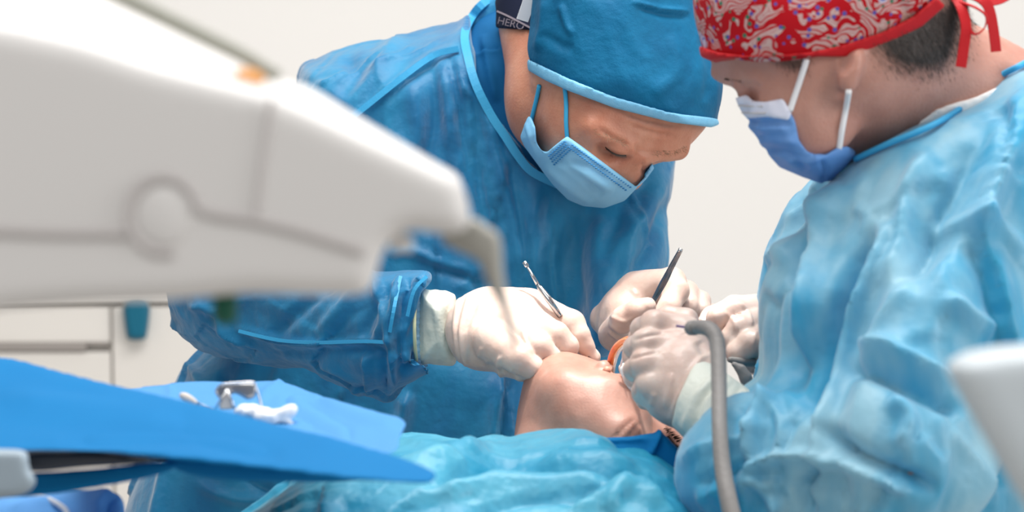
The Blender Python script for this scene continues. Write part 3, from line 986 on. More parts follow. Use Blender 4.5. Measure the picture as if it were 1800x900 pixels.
# neckline binding, seam tape, scrub collar, undershirt, tie
nl = [(884, -14), (852, 6), (832, 32), (822, 62), (828, 100), (842, 148), (868, 200), (892, 236), (914, 270), (940, 300), (985, 322)]
ribbon('neck_binding', surf(A_gown, [(x - 5, y + 2) for x, y in nl], 2.5, 2.9, 0.003), 0.0085, 0.005, M['gown_edge'], gown_a)
ribbon('seam_tape', surf(off(A_base, 0.004), [(806, 86), (762, 98), (705, 138), (632, 196), (575, 240)], 2.5, 2.9, 0.003), 0.006, 0.003, M['gown_edge'], gown_a)
scr = inter(off(A_base, -0.012), prism([(815, -20), (800, 60), (815, 140), (860, 220), (925, 320), (1000, 320), (1060, 200), (1060, 40), (980, -40), (890, -30)], hi=2.86))
lo, hi = bounds([P(790, -60, 2.6), P(1070, 330, 2.9)], 0.01)
so = sdf_obj('scrub_top', scr, lo, hi, 0.003, M['scrub'], person_a, smooth=2,
             disp=(folds([([(850, 60), (858, 110), (872, 180)], 7, 0.004, 'r'), ([(836, 95), (862, 90), (880, 86)], 3, 0.003, 's')]),))
so['label'] = 'dark blue cotton scrub top under the gown'
ust = inter(off(A_neck, 0.004), prism([(868, -12), (872, 20), (871, 49), (900, 51), (936, 53), (960, 40), (960, -30), (900, -30)], smooth=False))
lo, hi = bounds([P(860, -40, 2.5), P(975, 60, 2.75)], 0.01)
us = sdf_obj('undershirt_collar', ust, lo, hi, 0.002, M['navy'], person_a, smooth=1)
us['label'] = 'navy undershirt collar with grey lettering'
bl = surf(off(A_neck, 0.004), [(874, 20), (890, 27), (910, 37), (934, 50)], 2.4, 2.8, 0.0012)
ribbon('collar_piping', bl, 0.0018, 0.0015, M['letter'], us)
tc_ = bpy.data.curves.new('lettering', 'FONT'); tc_.body = 'HERO'; tc_.size = 0.0105; tc_.extrude = 0.0
to_ = bpy.data.objects.new('lettering_curve', tc_); COL.objects.link(to_)
bpy.context.view_layer.update()
tm = bpy.data.meshes.new_from_object(to_.evaluated_get(bpy.context.evaluated_depsgraph_get()))
tv = np.array([x.co[:] for x in tm.vertices]); tf = [tuple(p.vertices) for p in tm.polygons]
bpy.data.objects.remove(to_); bpy.data.curves.remove(tc_); bpy.data.meshes.remove(tm)
ca, sa = math.cos(math.radians(14)), math.sin(math.radians(14))
lpx = np.stack([873 + (tv[:, 0] * ca + tv[:, 1] * sa) * 1740, 41 + (tv[:, 0] * sa - tv[:, 1] * ca) * 1740], -1)
make('lettering', surf(off(A_neck, 0.004), lpx, 2.5, 2.75, 0.0011), tf, M['letter'], us, smooth=False)

# cap --------------------------------------------------------------
capo = infl([(930, 105), (934, 40), (938, -10), (952, -50), (1010, -95), (1120, -110), (1205, -70), (1236, 10), (1258, 80), (1272, 145), (1262, 200), (1240, 260), (1100, 280), (960, 220)],
            lambda px, py: 2.585 + (px - 1080) * 0.0001, 150, 0.092)
cut = [(900, 88), (928, 103), (1000, 140), (1080, 172), (1180, 200), (1252, 212), (1300, 214), (1320, -200), (880, -200)]
capf = inter(capo, prism(cut))
lo, hi = bounds([P(915, -120, 2.45), P(1290, 230, 2.72)], 0.01)
cap_a = sdf_obj('surgical_cap', capf, lo, hi, 0.0026, M['cap'], person_a, smooth=2,
                disp=(folds([([(985, 5), (995, 40), (1006, 62)], 6, 0.004, 'r'), ([(955, 60), (985, 80), (1010, 85)], 9, 0.003, 'g'),
                             ([(1110, 2), (1160, 15), (1215, 20)], 4, 0.0035, 'r'), ([(1120, 10), (1170, 26), (1215, 28)], 6, 0.003, 'g'),
                             ([(960, 0), (956, 50), (945, 90)], 8, 0.004, 'r'), ([(1180, 60), (1190, 120), (1150, 170)], 14, 0.003, 'r'),
                             ([(1235, 60), (1250, 120), (1240, 180)], 10, 0.003, 'g')]),
                      rumple(0.05, 0.0018, (1, 1.6, 1), rotz(20))))
cap_a['label'] = 'deep blue surgical cap'
bandp = [(927, 110), (960, 130), (1000, 148), (1080, 180), (1180, 208), (1252, 219)]
bf = inter(off(capo, 0.0022), prism([(922, 101), (960, 119), (1000, 138), (1080, 170), (1180, 198), (1260, 208), (1268, 218), (1250, 224), (1180, 215), (1080, 190), (1000, 160), (960, 142), (922, 120)], smooth=False))
lo, hi = bounds([P(915, 90, 2.45), P(1280, 235, 2.72)], 0.006)
sdf_obj('cap_band', bf, lo, hi, 0.0020, M['cap_band'], cap_a, smooth=2)
ribbon('cap_tie', [P(934, -30, 2.56), P(930, 0, 2.565), P(918, 36, 2.57)], 0.012, 0.001, M['loop_white'], cap_a, side=(1, 0.1, 0.2))

# face mask --------------------------------------------------------
mo = [(997, 239), (1022, 257), (1071, 294), (1100, 315), (1118, 328), (1133, 312), (1146, 286), (1150, 296), (1135, 316), (1116, 334), (1098, 353), (1062, 366), (1024, 362), (998, 351),
      (973, 326), (947, 292), (922, 258), (914, 241), (928, 204), (934, 206), (941, 224), (943, 250), (951, 264), (961, 268), (980, 252)]
mp = Poly(mo, False, 2.0)
m_in = infl([(1060, 200), (1120, 300), (1152, 285), (1152, 300), (1118, 335), (1098, 354), (1062, 367), (1024, 363), (998, 352), (973, 327), (947, 293), (921, 258), (913, 241), (925, 195), (990, 180)],
            lambda px, py: 2.585 + (px - 1080) * 0.0001, 110, 0.082)
mf = inter(U(0.01, off(A_skin, 0.0035), m_in), prism(mp, hi=2.68))
lo, hi = bounds([P(905, 190, 2.42), P(1160, 375, 2.70)], 0.008)
mask_a = sdf_obj('face_mask', mf, lo, hi, 0.0018, M['mask'], person_a, smooth=2,
                 disp=(folds([([(1006, 252), (1050, 285), (1110, 330)], 4, 0.0016, 'r'), ([(975, 285), (1010, 300), (1080, 335)], 8, 0.004, 'r'),
                              ([(970, 275), (1020, 310), (1060, 345)], 7, 0.004, 'g'), ([(958, 290), (1000, 330), (1040, 355)], 7, 0.003, 'r'),
                              ([(1000, 285), (1040, 295), (1070, 318)], 6, 0.003, 'g'), ([(925, 215), (935, 250), (950, 280)], 4, 0.002, 'r')]),))
mask_a['label'] = 'light blue pleated face mask'
def on_mask(pts, lift=0.0012):
    return surf(mf, pts, 2.40, 2.62, lift)
# rows of embossed stitch dots
dots_v, dots_f = [], []
def dot_row(a, b, n):
    for i in range(n):
        t = i / (n - 1)
        c = on_mask([(a[0] + (b[0] - a[0]) * t, a[1] + (b[1] - a[1]) * t)], 0.0016)[0]
        vv, ff = tube_data([c - np.array([0.0010, 0.0006, 0]), c + np.array([0.0010, -0.0006, 0])], 0.0007, 5, 0)
        k = sum(len(x) for x in dots_v)
        dots_v.append(vv); dots_f.extend([tuple(i_ + k for i_ in f) for f in ff])
dot_row((1006, 254), (1108, 328), 26); dot_row((1000, 258), (1100, 333), 26)
for k in range(4):
    dot_row((965 + k * 3, 273 + k * 5), (992 + k * 3, 248 + k * 5), 9)
make('stitching', np.concatenate(dots_v), dots_f, M['mask_dark'], mask_a)['kind'] = 'stuff'
lp = surf(off(U(0.005, A_skin, capf), 0.001), [(992, 150), (995, 180), (995, 215), (997, 243)], 2.38, 2.7, 0.002)
tube('ear_loop', lp, 0.0021, M['loop_blue'], mask_a)
lp = surf(off(U(0.005, A_skin, capf), 0.001), [(948, 150), (944, 170), (938, 195), (934, 212)], 2.38, 2.7, 0.002)
tube('ear_loop', lp, 0.0021, M['loop_blue'], mask_a)

# brow hairs and lashes
rng = random.Random(4)
hv, hf_ = [], []
def hair_tri(c, d, wd):
    k = len(hv)
    s = np.cross(d, [0, 0, 1.0]); s = s / (np.linalg.norm(s) + 1e-9) * wd
    hv.extend([c - s, c + s, c + d]); hf_.append((k, k + 1, k + 2))
for ln, n in (([(1046, 232), (1075, 242), (1100, 256)], 70), ([(1150, 268), (1180, 268), (1204, 260)], 90)):
    cc = crom(ln, 8, False)
    for i in range(n):
        x, y = cc[rng.randrange(len(cc))]
        c = surf(A_head, [(x + rng.uniform(-4, 4), y + rng.uniform(-4, 4))], 2.42, 2.7, 0.0002)[0]
        hair_tri(c, np.array([rng.uniform(-.002, .005), rng.uniform(-.005, .001), -0.0025]), 0.00018)
make('eyebrow_hair', np.array(hv), hf_, M['brow'], person_a, smooth=False)['kind'] = 'stuff'
hv, hf_ = [], []
for i in range(40):
    t = i / 39
    c = surf(A_head, [(1064 + t * 36, 258 + 14 * t + 5 * math.sin(t * 3.1))], 2.42, 2.7, 0.0003)[0]
    hair_tri(c, np.array([0.001, -0.0035, -0.0025]), 0.00035)
make('eyelash', np.array(hv), hf_, M['lash'], person_a, smooth=False)['kind'] = 'stuff'

# gloves and cuffs of the bending person
gl = folds([([(808, 520), (800, 575), (808, 640)], 4, 0.0024, 'r'), ([(826, 515), (810, 580), (818, 645)], 3.5, 0.0024, 'r'), ([(836, 560), (822, 600), (820, 645)], 4, 0.0018, 'r'),
            ([(842, 520), (818, 585)], 4, 0.0014, 'g'), ([(880, 625), (876, 645), (884, 664)], 4, 0.0024, 'r'), ([(857, 632), (852, 645)], 3, 0.0012, 'r'),
            ([(848, 610), (840, 628)], 4, 0.0014, 'r'), ([(917, 575), (924, 600), (938, 622)], 3, 0.0012, 'r'), ([(905, 650), (900, 660)], 3, 0.001, 'g')])
glove_a = glove(HA, HA_palm, HA_fing, person_a, (gl, rumple(0.02, 0.0004, (1, 2, 1), rotz(20))), 'pale latex glove resting on the chin')
cuf = inter(infl([(734, 512), (760, 510), (800, 518), (806, 577), (800, 640), (760, 638), (736, 636), (729, 577)], 2.43, 58, 0.034), prism([(733, 500), (803, 500), (800, 577), (803, 660), (733, 660), (727, 577)], smooth=False))
lo, hi = bounds([P(715, 495, 2.38), P(815, 655, 2.48)], 0.006)
cu = sdf_obj('glove_cuff', cuf, lo, hi, 0.0018, M['glove_cuff'], glove_a, smooth=2, disp=(rumple(0.02, 0.0022, (1, 2, 1)), folds([([(770, 515), (760, 560), (772, 630)], 8, 0.002, 'g')])))
cring = []
for k in range(25):
    a = 2 * math.pi * k / 24
    c = P(735 - 4 * abs(math.sin(a)) + (6 if False else 0), 574, 2.43); r1 = 63 * 2.43 / FPX
    cring.append(c + np.array([-0.002 * math.sin(a * 1.0) * 0, r1 * math.cos(a), -0.0345 * math.sin(a)]))
tube('cuff_rim', cring, 0.0016, M['cuff_rim'], cu, smooth=3)
kn = inter(infl([(708, 518), (750, 514), (750, 638), (708, 630), (702, 574)], 2.435, 56, 0.032), prism([(704, 500), (745, 500), (738, 574), (745, 660), (704, 660)], smooth=False))
lo, hi = bounds([P(690, 495, 2.38), P(760, 655, 2.49)], 0.006)
sdf_obj('knit_cuff', kn, lo, hi, 0.002, M['knit'], gown_a, smooth=1, disp=(lambda v, n: 0.0007 * np.sin(pix(v)[1] * 1.1),))
gl = folds([([(1070, 570), (1095, 585), (1120, 570)], 3, 0.0014, 'r'), ([(1068, 582), (1092, 598), (1115, 590)], 3, 0.0014, 'r'), ([(1072, 555), (1098, 566), (1118, 556)], 3, 0.0012, 'r'),
            ([(1110, 508), (1120, 520)], 4, 0.001, 'r')])
glove_b = glove(HB, HB_palm, HB_fing, person_a, (gl, rumple(0.02, 0.0004)), 'pale latex glove gripping the steel needle holder')

# ---------------------------------------------------------------- person lying on the chair
C_head0 = infl([(906, 765), (910, 722), (922, 684), (944, 654), (972, 636), (1000, 629), (1032, 632), (1056, 640), (1078, 652), (1098, 664), (1112, 694), (1132, 722), (1156, 736),
                (1182, 758), (1206, 794), (1240, 850), (1200, 930), (1060, 960), (940, 900), (905, 820)],
               lambda px, py: 2.345 + (py - 700) * -0.00015, 135, 0.078)
def cz(px, py, sink=0.0):
    return surf(C_head0, [(px, py)], 2.15, 2.55, -sink)[0]
C_head = U(0.022, C_head0, ell(P(985, 668, 2.335), (0.026, 0.022, 0.032)), cone(P(995, 690, 2.29), P(1085, 770, 2.265), 0.020, 0.024),
           ell(P(1085, 705, 2.29), (0.030, 0.020, 0.020), rotz(-30)))
C_head = U(0.012, C_head, cone(P(1128, 716, 2.37), P(1118, 668, 2.385), 0.010, 0.013),            # nose beyond the hand
           ell(cz(1172, 768, 0.004), (0.016, 0.010, 0.009), rotz(-40)), cone(cz(1140, 742, 0.002), cz(1188, 772, 0.004), 0.006, 0.006))
C_head = sub(C_head, ell(P(1084, 652, 2.335), (0.015, 0.012, 0.036), rotz(-20)), 0.006)            # open mouth
C_head = U(0.006, C_head, cone(P(1060, 646, 2.30), P(1068, 646, 2.36), 0.0065, 0.0065), cone(P(1098, 668, 2.295), P(1102, 668, 2.36), 0.006, 0.006))
C_head = sub(C_head, cone(cz(1090, 668, -0.0005), cz(1122, 738, -0.0005), 0.0028, 0.0022), 0.006)  # fold from mouth to nose
C_neck = pcone((992, 800, 2.32, 74), (940, 900, 2.28, 90))
dz = lambda px, py: 2.20 - np.clip((py - 770) / 330, -0.1, 1) * 0.12
teal = infl([(560, 812), (640, 786), (700, 768), (760, 766), (810, 776), (880, 792), (960, 784), (1030, 778), (1092, 782), (1150, 802), (1196, 838), (1226, 884), (1245, 960),
             (1240, 1260), (-300, 1330), (-320, 1030), (0, 985), (300, 960), (430, 905)], dz, 120, 0.15)
C_torso = U(0.06, pcone((880, 885, 2.28, 105), (700, 1010, 2.14, 190)), pcone((700, 1010, 2.14, 190), (380, 1120, 2.08, 150)), pcone((380, 1120, 2.08, 150), (-250, 1160, 2.06, 110)),
            pcone((980, 960, 2.10, 90), (820, 930, 2.28, 90)))
C_torso = inter(C_torso, off(teal, -0.026))
C_body = U(0.02, C_head, C_neck, C_torso)
lo, hi = bounds([P(-330, 1000, 1.95), P(1260, 600, 2.52), P(900, 1260, 2.1)], 0.03)
hx, hy = P(895, 0, 2.3)[0], P(1215, 0, 2.3)[0]
yl, yh = P(0, 810, 2.3)[1], P(0, 610, 2.4)[1]
v, q = mesh_sdf(C_body, lo, hi, 0.011, ([(hx, hy, 0.0024)], [(yl, yh, 0.0024)], [(2.22, 2.42, 0.0028)]), 1)
v = displace(v, q, folds([([(1080, 770), (1105, 745), (1120, 735)], 4, 0.0015, 'g'), ([(1100, 775), (1118, 752), (1128, 742)], 4, 0.0015, 'g'),
                          ([(1160, 760), (1175, 770), (1190, 782)], 3, 0.0016, 'g')]), rumple(0.03, 0.0006))
patient = make('person', v, q, M['skin_c'])
tag(patient, 'person lying back with open mouth, chin and cheek bare above the drapes', 'person')
tube('lower_lip', [P(1066, 652, 2.29), P(1071, 647, 2.315), P(1075, 646, 2.35)], 0.0036, M['lips'], patient)
tube('upper_lip', [P(1095, 664, 2.285), P(1101, 661, 2.32), P(1104, 660, 2.36)], 0.0036, M['lips'], patient)
for k in range(5):
    c = P(1097 - k * 0.5, 652 - k, 2.305 + k * 0.011)
    sdf_obj('tooth', ell(c, (0.0042, 0.0052, 0.0048)), c - 0.009, c + 0.009, 0.0014, M['tooth'], patient)
hv, hf_ = [], []
for i in range(46):
    t = i / 45
    c = surf(C_head, [(1172 + t * 22, 768 + t * 24 + 4 * math.sin(3 * t))], 2.15, 2.6, 0.0003)[0]
    hair_tri(c, np.array([0.0035, 0.003, -0.004]), 0.00035)
for i in range(90):
    t = rng.random()
    c = surf(C_head, [(1166 + t * 26 + rng.uniform(-2, 3), 752 + t * 24 + rng.uniform(-3, 3))], 2.15, 2.6, 0.0003)[0]
    hair_tri(c, np.array([0.004, 0.0015, -0.003]), 0.00028)
make('eyelash', np.array(hv), hf_, M['lash'], patient, smooth=False)['kind'] = 'stuff'

# drapes over the patient -------------------------------------------
tf_ = folds([([(700, 835), (800, 806), (900, 788), (1010, 786), (1090, 800)], 14, 0.010, 'r'), ([(760, 850), (880, 826), (1000, 828), (1110, 838), (1190, 870)], 10, 0.012, 'g'),
             ([(720, 880), (860, 855), (1000, 850), (1120, 858)], 12, 0.010, 'r'), ([(950, 812), (1040, 812), (1120, 822)], 9, 0.008, 'r'),
             ([(1000, 895), (1060, 868), (1110, 852)], 7, 0.009, 's'), ([(1110, 850), (1140, 880), (1180, 930)], 9, 0.009, 'r'),
             ([(712, 775), (760, 790), (800, 800), (860, 800)], 5, 0.005, 'r'), ([(730, 770), (790, 780), (850, 795)], 4, 0.004, 'g'),
             ([(820, 905), (920, 880), (1010, 872)], 9, 0.008, 'g'), ([(1060, 905), (1100, 870), (1150, 900)], 10, 0.008, 'r')])
lo, hi = bounds([P(-340, 755, 1.93), P(1260, 1335, 2.40)], 0.02)
v, q = mesh_sdf(inter(sub(teal, off(teal, -0.012), 0.001), prism([(-600, 600), (1400, 600), (1400, 1230), (-600, 1230)], smooth=False)), lo, hi, 0.004, None, 1)
v = displace(v, q, tf_, crumple(0.075, 0.010, 0.5, (1.8, 1, 1.2), rotz(10), 8), rumple(0.03, 0.002))
v = relax(v, q, 0.3)
td = make('patient_drape', v, q, M['drape_teal'])
tag(td, 'glossy teal sheet covering the patient along the bottom of the frame', 'drape')

bd = U(0.004, infl([(1010, 775), (1060, 768), (1110, 766), (1160, 761), (1182, 778), (1201, 800), (1200, 822), (1170, 850), (1060, 850)], lambda px, py: 2.16 + (px - 1100) * 0.0001, 10, 0.010))
lo, hi = bounds([P(1000, 750, 2.08), P(1215, 860, 2.24)], 0.008)
o = sdf_obj('folded_drape', bd, lo, hi, 0.0022, M['drape_blue'], None, smooth=1,
            disp=(folds([([(1160, 758), (1152, 780), (1138, 806)], 5, 0.006, 'r'), ([(1030, 780), (1080, 778), (1140, 780)], 9, 0.003, 'g')]),))
tag(o, 'folded royal blue cloth strip tucked against the patient\'s cheek', 'cloth')
bd = infl([(882, 790), (905, 780), (920, 773), (934, 780), (944, 792), (930, 812), (890, 812)], 2.22, 6, 0.006)
lo, hi = bounds([P(870, 765, 2.2), P(955, 820, 2.24)], 0.008)
o = sdf_obj('drape_corner', bd, lo, hi, 0.0018, M['drape_blue'], None, smooth=1)
tag(o, 'small pointed corner of royal blue cloth below the patient\'s jaw', 'cloth')

# reclined chair under the patient ----------------------------------
ch = bpy.data.objects.new('dental_chair', None); COL.objects.link(ch)
ch.location = (-0.2, 2.25, 0.0)
tag(ch, 'reclined treatment chair hidden beneath the draped patient', 'chair')
def chair_part(name, f, b, h=0.008, m='upholstery'):
    v, q = mesh_sdf(f, *b, h); return make(name, v, q, M[m], ch)
a, b_, c_ = from_world((0.17,2.36,0.74)), from_world((-0.28, 2.16, 0.58)), from_world((-0.55, 2.1, 0.47))
chair_part('headrest', ell(from_world((0.10, 2.34, 0.76)), (0.12, 0.035, 0.09)), bounds([from_world((0.10, 2.34, 0.76))], 0.15))
chair_part('backrest', U(0.03, cone(from_world((0.0, 2.18, 0.66)), b_, 0.04, 0.05), cone(from_world((0.0, 2.30, 0.66)), from_world((-0.28, 2.3, 0.58)), 0.04, 0.05)), bounds([a, b_, from_world((0, 2.5, 0.7))], 0.09))
chair_part('seat', U(0.03, cone(from_world((-0.28, 2.16, 0.52)), from_world((-0.46, 2.14, 0.49)), 0.05, 0.05), cone(from_world((-0.28, 2.40, 0.52)), from_world((-0.46, 2.34, 0.49)), 0.05, 0.05)), bounds([b_, c_, from_world((-0.5, 2.42, 0.5))], 0.12))
box('pedestal', (-0.34, 2.16, 0.06), (-0.16, 2.34, 0.48), M['white_plastic'], ch, 0.03)
box('base_plate', (-0.46, 2.06, 0.0), (0.05, 2.46, 0.06), M['white_plastic'], ch, 0.02)

# ---------------------------------------------------------------- assisting person on the right
B_torso = infl([(1800, 104), (1752, 130), (1700, 174), (1640, 214), (1560, 248), (1500, 276), (1462, 306), (1438, 340), (1402, 402), (1362, 468), (1342, 510), (1338, 580), (1336, 655),
                (1300, 692), (1262, 738), (1222, 790), (1200, 830), (1196, 900), (1190, 1000), (1180, 1180), (2060, 1180), (2090, 800), (2060, 480), (2000, 230), (1900, 120)],
               lambda px, py: 2.16 + np.clip((500 - py) / 400, 0, 1) * 0.05, 130, 0.15)
B_arm = U(0.05, pcone((1660, 360, 2.10, 130), (1590, 800, 1.98, 120)), pcone((1590, 820, 1.98, 118), (1345, 838, 2.07, 90)), pcone((1345, 838, 2.07, 88), (1292, 818, 2.12, 62)))
B_far = pcone((1470, 400, 2.30, 80), (1390, 570, 2.33, 58))
B_base = U(0.04, B_torso, B_arm, B_far)
B_hole = prism([(1830, 70), (1752, 126), (1700, 170), (1640, 210), (1560, 244), (1500, 270), (1480, 200), (1600, 60), (1740, 20)], hi=2.5)
B_gown = sub(B_base, inter(B_hole, lambda p: 2.11 - p[:, 2]), 0.003)

B_head0 = infl([(1226, 40), (1242, 95), (1258, 112), (1268, 132), (1276, 146), (1290, 160), (1303, 178), (1322, 206), (1344, 244), (1380, 274), (1430, 286), (1466, 276), (1500, 250), (1580, 220),
                (1650, 150), (1682, 70), (1690, 0), (1640, -80), (1540, -140), (1420, -150), (1300, -110), (1240, -40)], 2.125, 165, 0.076)
def bz(px, py, sink=0.0):
    return surf(B_head0, [(px, py)], 1.95, 2.3, -sink)[0]
B_head = U(0.014, B_head0, ell(bz(1382, 196, 0.006), (0.022, 0.020, 0.014)), ell(bz(1440, 240, 0.008), (0.030, 0.018, 0.014), rotz(20)))
B_head = sub(B_head, ell(bz(1300, 158, -0.004), (0.012, 0.010, 0.012)), 0.008)
B_head = U(0.006, B_head, ell(bz(1312, 160, 0.002), (0.011, 0.0075, 0.006), rotz(-30)))          # lowered eyelid
B_head = U(0.010, B_head, cone(bz(1262, 128, 0.002), bz(1330, 138, 0.003), 0.006, 0.005))
# ear
ec = bz(1494, 124)
B_ear = sub(ell(ec + np.array([0.0, 0.004, -0.004]), (0.0100, 0.0185, 0.009), rotz(-8)), ell(ec + np.array([-0.0065, 0.008, -0.012]), (0.0075, 0.013, 0.0105), rotz(-14)), 0.002)
B_ear = inter(B_ear, prism([(1400, 112), (1470, 100), (1530, 82), (1560, 70), (1600, 260), (1400, 260)], smooth=False))
B_ear = U(0.004, B_ear, ell(ec + np.array([-0.002, -0.011, -0.003]), (0.0072, 0.007, 0.006)))
B_neck = U(0.03, pcone((1490, 232, 2.14, 45), (1620, 262, 2.19, 90)), pcone((1568, 118, 2.15, 128), (1680, 200, 2.20, 140)), pcone((1680, 200, 2.20, 140), (1790, 260, 2.22, 160)))
B_skin = U(0.006, U(0.03, B_head, B_neck), B_ear)
B_hands = lambda p: np.minimum(HC(p), HD(p)) + 0.0025
B_legs = U(0.04, *[cone(from_world((x, 2.18, 0.75)), from_world((x, 2.2, 0.10)), 0.08, 0.05) for x in (0.28, 0.42)],
           *[cone(from_world((x, 2.22, 0.055)), from_world((x, 2.05, 0.045)), 0.05, 0.04) for x in (0.28, 0.42)])
B_core = U(0.03, off(B_base, -0.025), B_legs, pcone((1310, 790, 2.10, 50), (1225, 712, 2.16, 44)), pcone((1400, 570, 2.33, 44), (1360, 570, 2.33, 40)))
B_body = lambda p: smin(smin(B_skin(p), B_core(p), 0.01), B_hands(p), 0.008)
lo, hi = bounds([P(1090, -160, 1.9), P(2110, 1190, 2.45), from_world((0.5, 2.3, -0.02)), from_world((0.5, 1.98, 0))], 0.03)
hx, hy = P(1220, 0, 2.05)[0], P(1740, 0, 2.15)[0]
yl, yh = P(0, 330, 2.1)[1], P(0, -10, 2.1)[1]
v, q = mesh_sdf(B_body, lo, hi, 0.010, ([(hx, hy, 0.0026)], [(yl, yh, 0.0026)], [(2.0, 2.16, 0.003)]), 1)
v = displace(v, q, folds([([(1276, 150), (1300, 166), (1330, 172)], 3, 0.0014, 'g'), ([(1300, 150), (1318, 146), (1340, 152)], 3, 0.0012, 'g')]))
person_b = make('person', v, q, M['skin_b'])
tag(person_b, 'person in pale blue gown and red paisley cap assisting at the right', 'person')
# short hair at the nape and the temple: density painted on the scalp, plus strands
px, py = pix(v)
nape = Poly([(1522, 60), (1545, 108), (1580, 132), (1625, 140), (1668, 128), (1700, 80), (1700, -20), (1600, 20)])
templ = Poly([(1352, 100), (1368, 116), (1395, 126), (1415, 128), (1424, 116), (1420, 96)])
dn = np.clip(-(nape(px, py) - 22) / 52, 0, 1) ** 1.1
dt = np.clip(-(templ(px, py) - 8) / 16, 0, 1) * 0.8
dens = np.where(v[:, 2] < 2.30, np.maximum(dn, dt), 0) * (np.asarray(B_ear(v)) > 0.004)
at = person_b.data.attributes.new('hair', 'FLOAT', 'POINT'); at.data.foreach_set('value', dens.astype(np.float32))
nn = vnormals(v, q)
rg = np.random.RandomState(2)
cand = np.nonzero((dens > 0.05) & (nn[:, 2] < 0.2))[0]
hv, hf_ = [], []
for i in rg.choice(cand, min(8000, len(cand) * 3)):
    if rg.rand() > dens[i] ** 1.3:
        continue
    c = v[i] + rg.normal(0, 0.0012, 3)
    d = np.array([0.006, -0.0075, 0.0]) if px[i] > 1450 else np.array([0.001, -0.007, 0])
    d = d * (0.25 + 0.65 * dens[i]) * rg.uniform(0.7, 1.3) + rg.normal(0, 0.0005, 3)
    d = d - nn[i] * (d @ nn[i]) + nn[i] * 0.0007
    hair_tri(c, d, 0.00015)
hobj = make('hair', np.array(hv), hf_, M['hair'], person_b, smooth=False)
hobj['kind'] = 'stuff'; hobj['label'] = 'short dark hair at the nape'
hv, hf_ = [], []
for i in range(60):
    t = i / 59
    c = surf(B_head, [(1300 + t * 24, 169 + 5 * t)], 1.95, 2.3, 0.0003)[0]
    hair_tri(c, np.array([-0.002, -0.0025, -0.001]), 0.0003)
for i in range(160):
    t = rng.random()
    c = surf(B_head, [(1272 + t * 30, 138 + 5 * t + rng.uniform(-2, 2))], 1.95, 2.3, 0.0003)[0]
    hair_tri(c, np.array([0.002, -0.0005, -0.001]), 0.0003)
make('eyelash', np.array(hv), hf_, M['lash'], person_b, smooth=False)['kind'] = 'stuff'

# pale gown ----------------------------------------------------------
bf_ = folds([
    ([(1210, 820), (1250, 790), (1310, 770), (1350, 740)], 6, 0.010, 'r'), ([(1225, 850), (1270, 830), (1330, 800)], 7, 0.010, 'g'),
    ([(1225, 890), (1270, 860), (1340, 850), (1400, 870)], 7, 0.010, 't'), ([(1290, 900), (1300, 860), (1290, 800)], 7, 0.010, 't'),
    ([(1340, 690), (1370, 740), (1360, 800)], 8, 0.010, 't'),
    ([(1440, 345), (1405, 440), (1385, 560), (1390, 680)], 14, 0.0180, 'g'),
    ([(1480, 320), (1430, 420), (1408, 520), (1400, 640)], 12, 0.0180, 'r'),
    ([(1530, 390), (1480, 500), (1445, 620), (1425, 740)], 18, 0.0240, 'g'),
    ([(1560, 370), (1520, 470), (1470, 600), (1440, 720), (1430, 830)], 12, 0.0210, 'r'),
    ([(1500, 600), (1560, 620), (1620, 645), (1680, 672)], 9, 0.0150, 'r'),
    ([(1480, 640), (1560, 660), (1640, 690), (1700, 720)], 12, 0.0180, 'g'),
    ([(1430, 740), (1500, 800), (1590, 840), (1660, 870)], 14, 0.0210, 'g'),
    ([(1440, 800), (1520, 830), (1600, 870)], 12, 0.0150, 'r'),
    ([(1300, 830), (1340, 810), (1410, 800), (1470, 830)], 7, 0.0180, 'r'),
    ([(1365, 690), (1330, 740), (1310, 820)], 8, 0.0150, 'r'),
    ([(1420, 820), (1400, 860), (1420, 910)], 8, 0.0150, 'g'),
    ([(1310, 830), (1340, 870), (1380, 910)], 8, 0.0135, 'r'),
    ([(1640, 260), (1590, 330), (1580, 420), (1540, 500)], 16, 0.0120, 'r'),
    ([(1700, 240), (1680, 330), (1640, 430), (1600, 520)], 20, 0.0150, 'g'),
    ([(1760, 200), (1740, 330), (1700, 440)], 20, 0.0135, 'r'),
    ([(1640, 400), (1700, 380), (1760, 400), (1800, 450)], 14, 0.0135, 'r'),
    ([(1560, 700), (1600, 730), (1580, 790)], 14, 0.0150, 'r'),
    ([(1450, 350), (1420, 400), (1370, 470)], 9, 0.0120, 'r'),
    ([(1660, 520), (1700, 560), (1760, 580)], 16, 0.0150, 'r'),
])
def mB(v):
    d, t_, s_ = seg_dist(*pix(v), [(1800, 104), (1752, 130), (1700, 174), (1640, 212), (1560, 246), (1500, 274)])
    return np.clip((d - 8) / 70, 0.05, 1)
lo, hi = bounds([P(1175, 90, 1.80), P(2100, 1185, 2.48)], 0.02)
lo[0] = P(1175, 0, 2.1)[0]
v, q = mesh_sdf(B_gown, lo, hi, 0.0044, None, 1)
v = displace(v, q, bf_, crumple(0.10, 0.022, 0.6, (1, 2.6, 1.6), rotz(-24), 11, mB), crumple(0.045, 0.007, 0.6, (1, 2.4, 1), rotz(-8), 13, mB))
for _ in range(2):
    v = relax(v, q, 0.35)
gown_b = make('gown', v, q, M['gown_pale'], person_b)
gown_b['label'] = 'pale blue crinkled surgical gown'
nl = [(1800, 104), (1785, 112), (1752, 130), (1700, 174), (1640, 212), (1560, 246), (1500, 274)]
tube('neck_binding', surf(off(B_gown, 0.003), [(x + 3, y + 6) for x, y in nl], 1.9, 2.4, 0.002), 0.0026, M['gown_edge'], gown_b)
ush = inter(off(B_neck, 0.006), prism([(1590, 236), (1610, 216), (1640, 194), (1672, 182), (1712, 172), (1760, 150), (1780, 260), (1600, 290)], smooth=False))
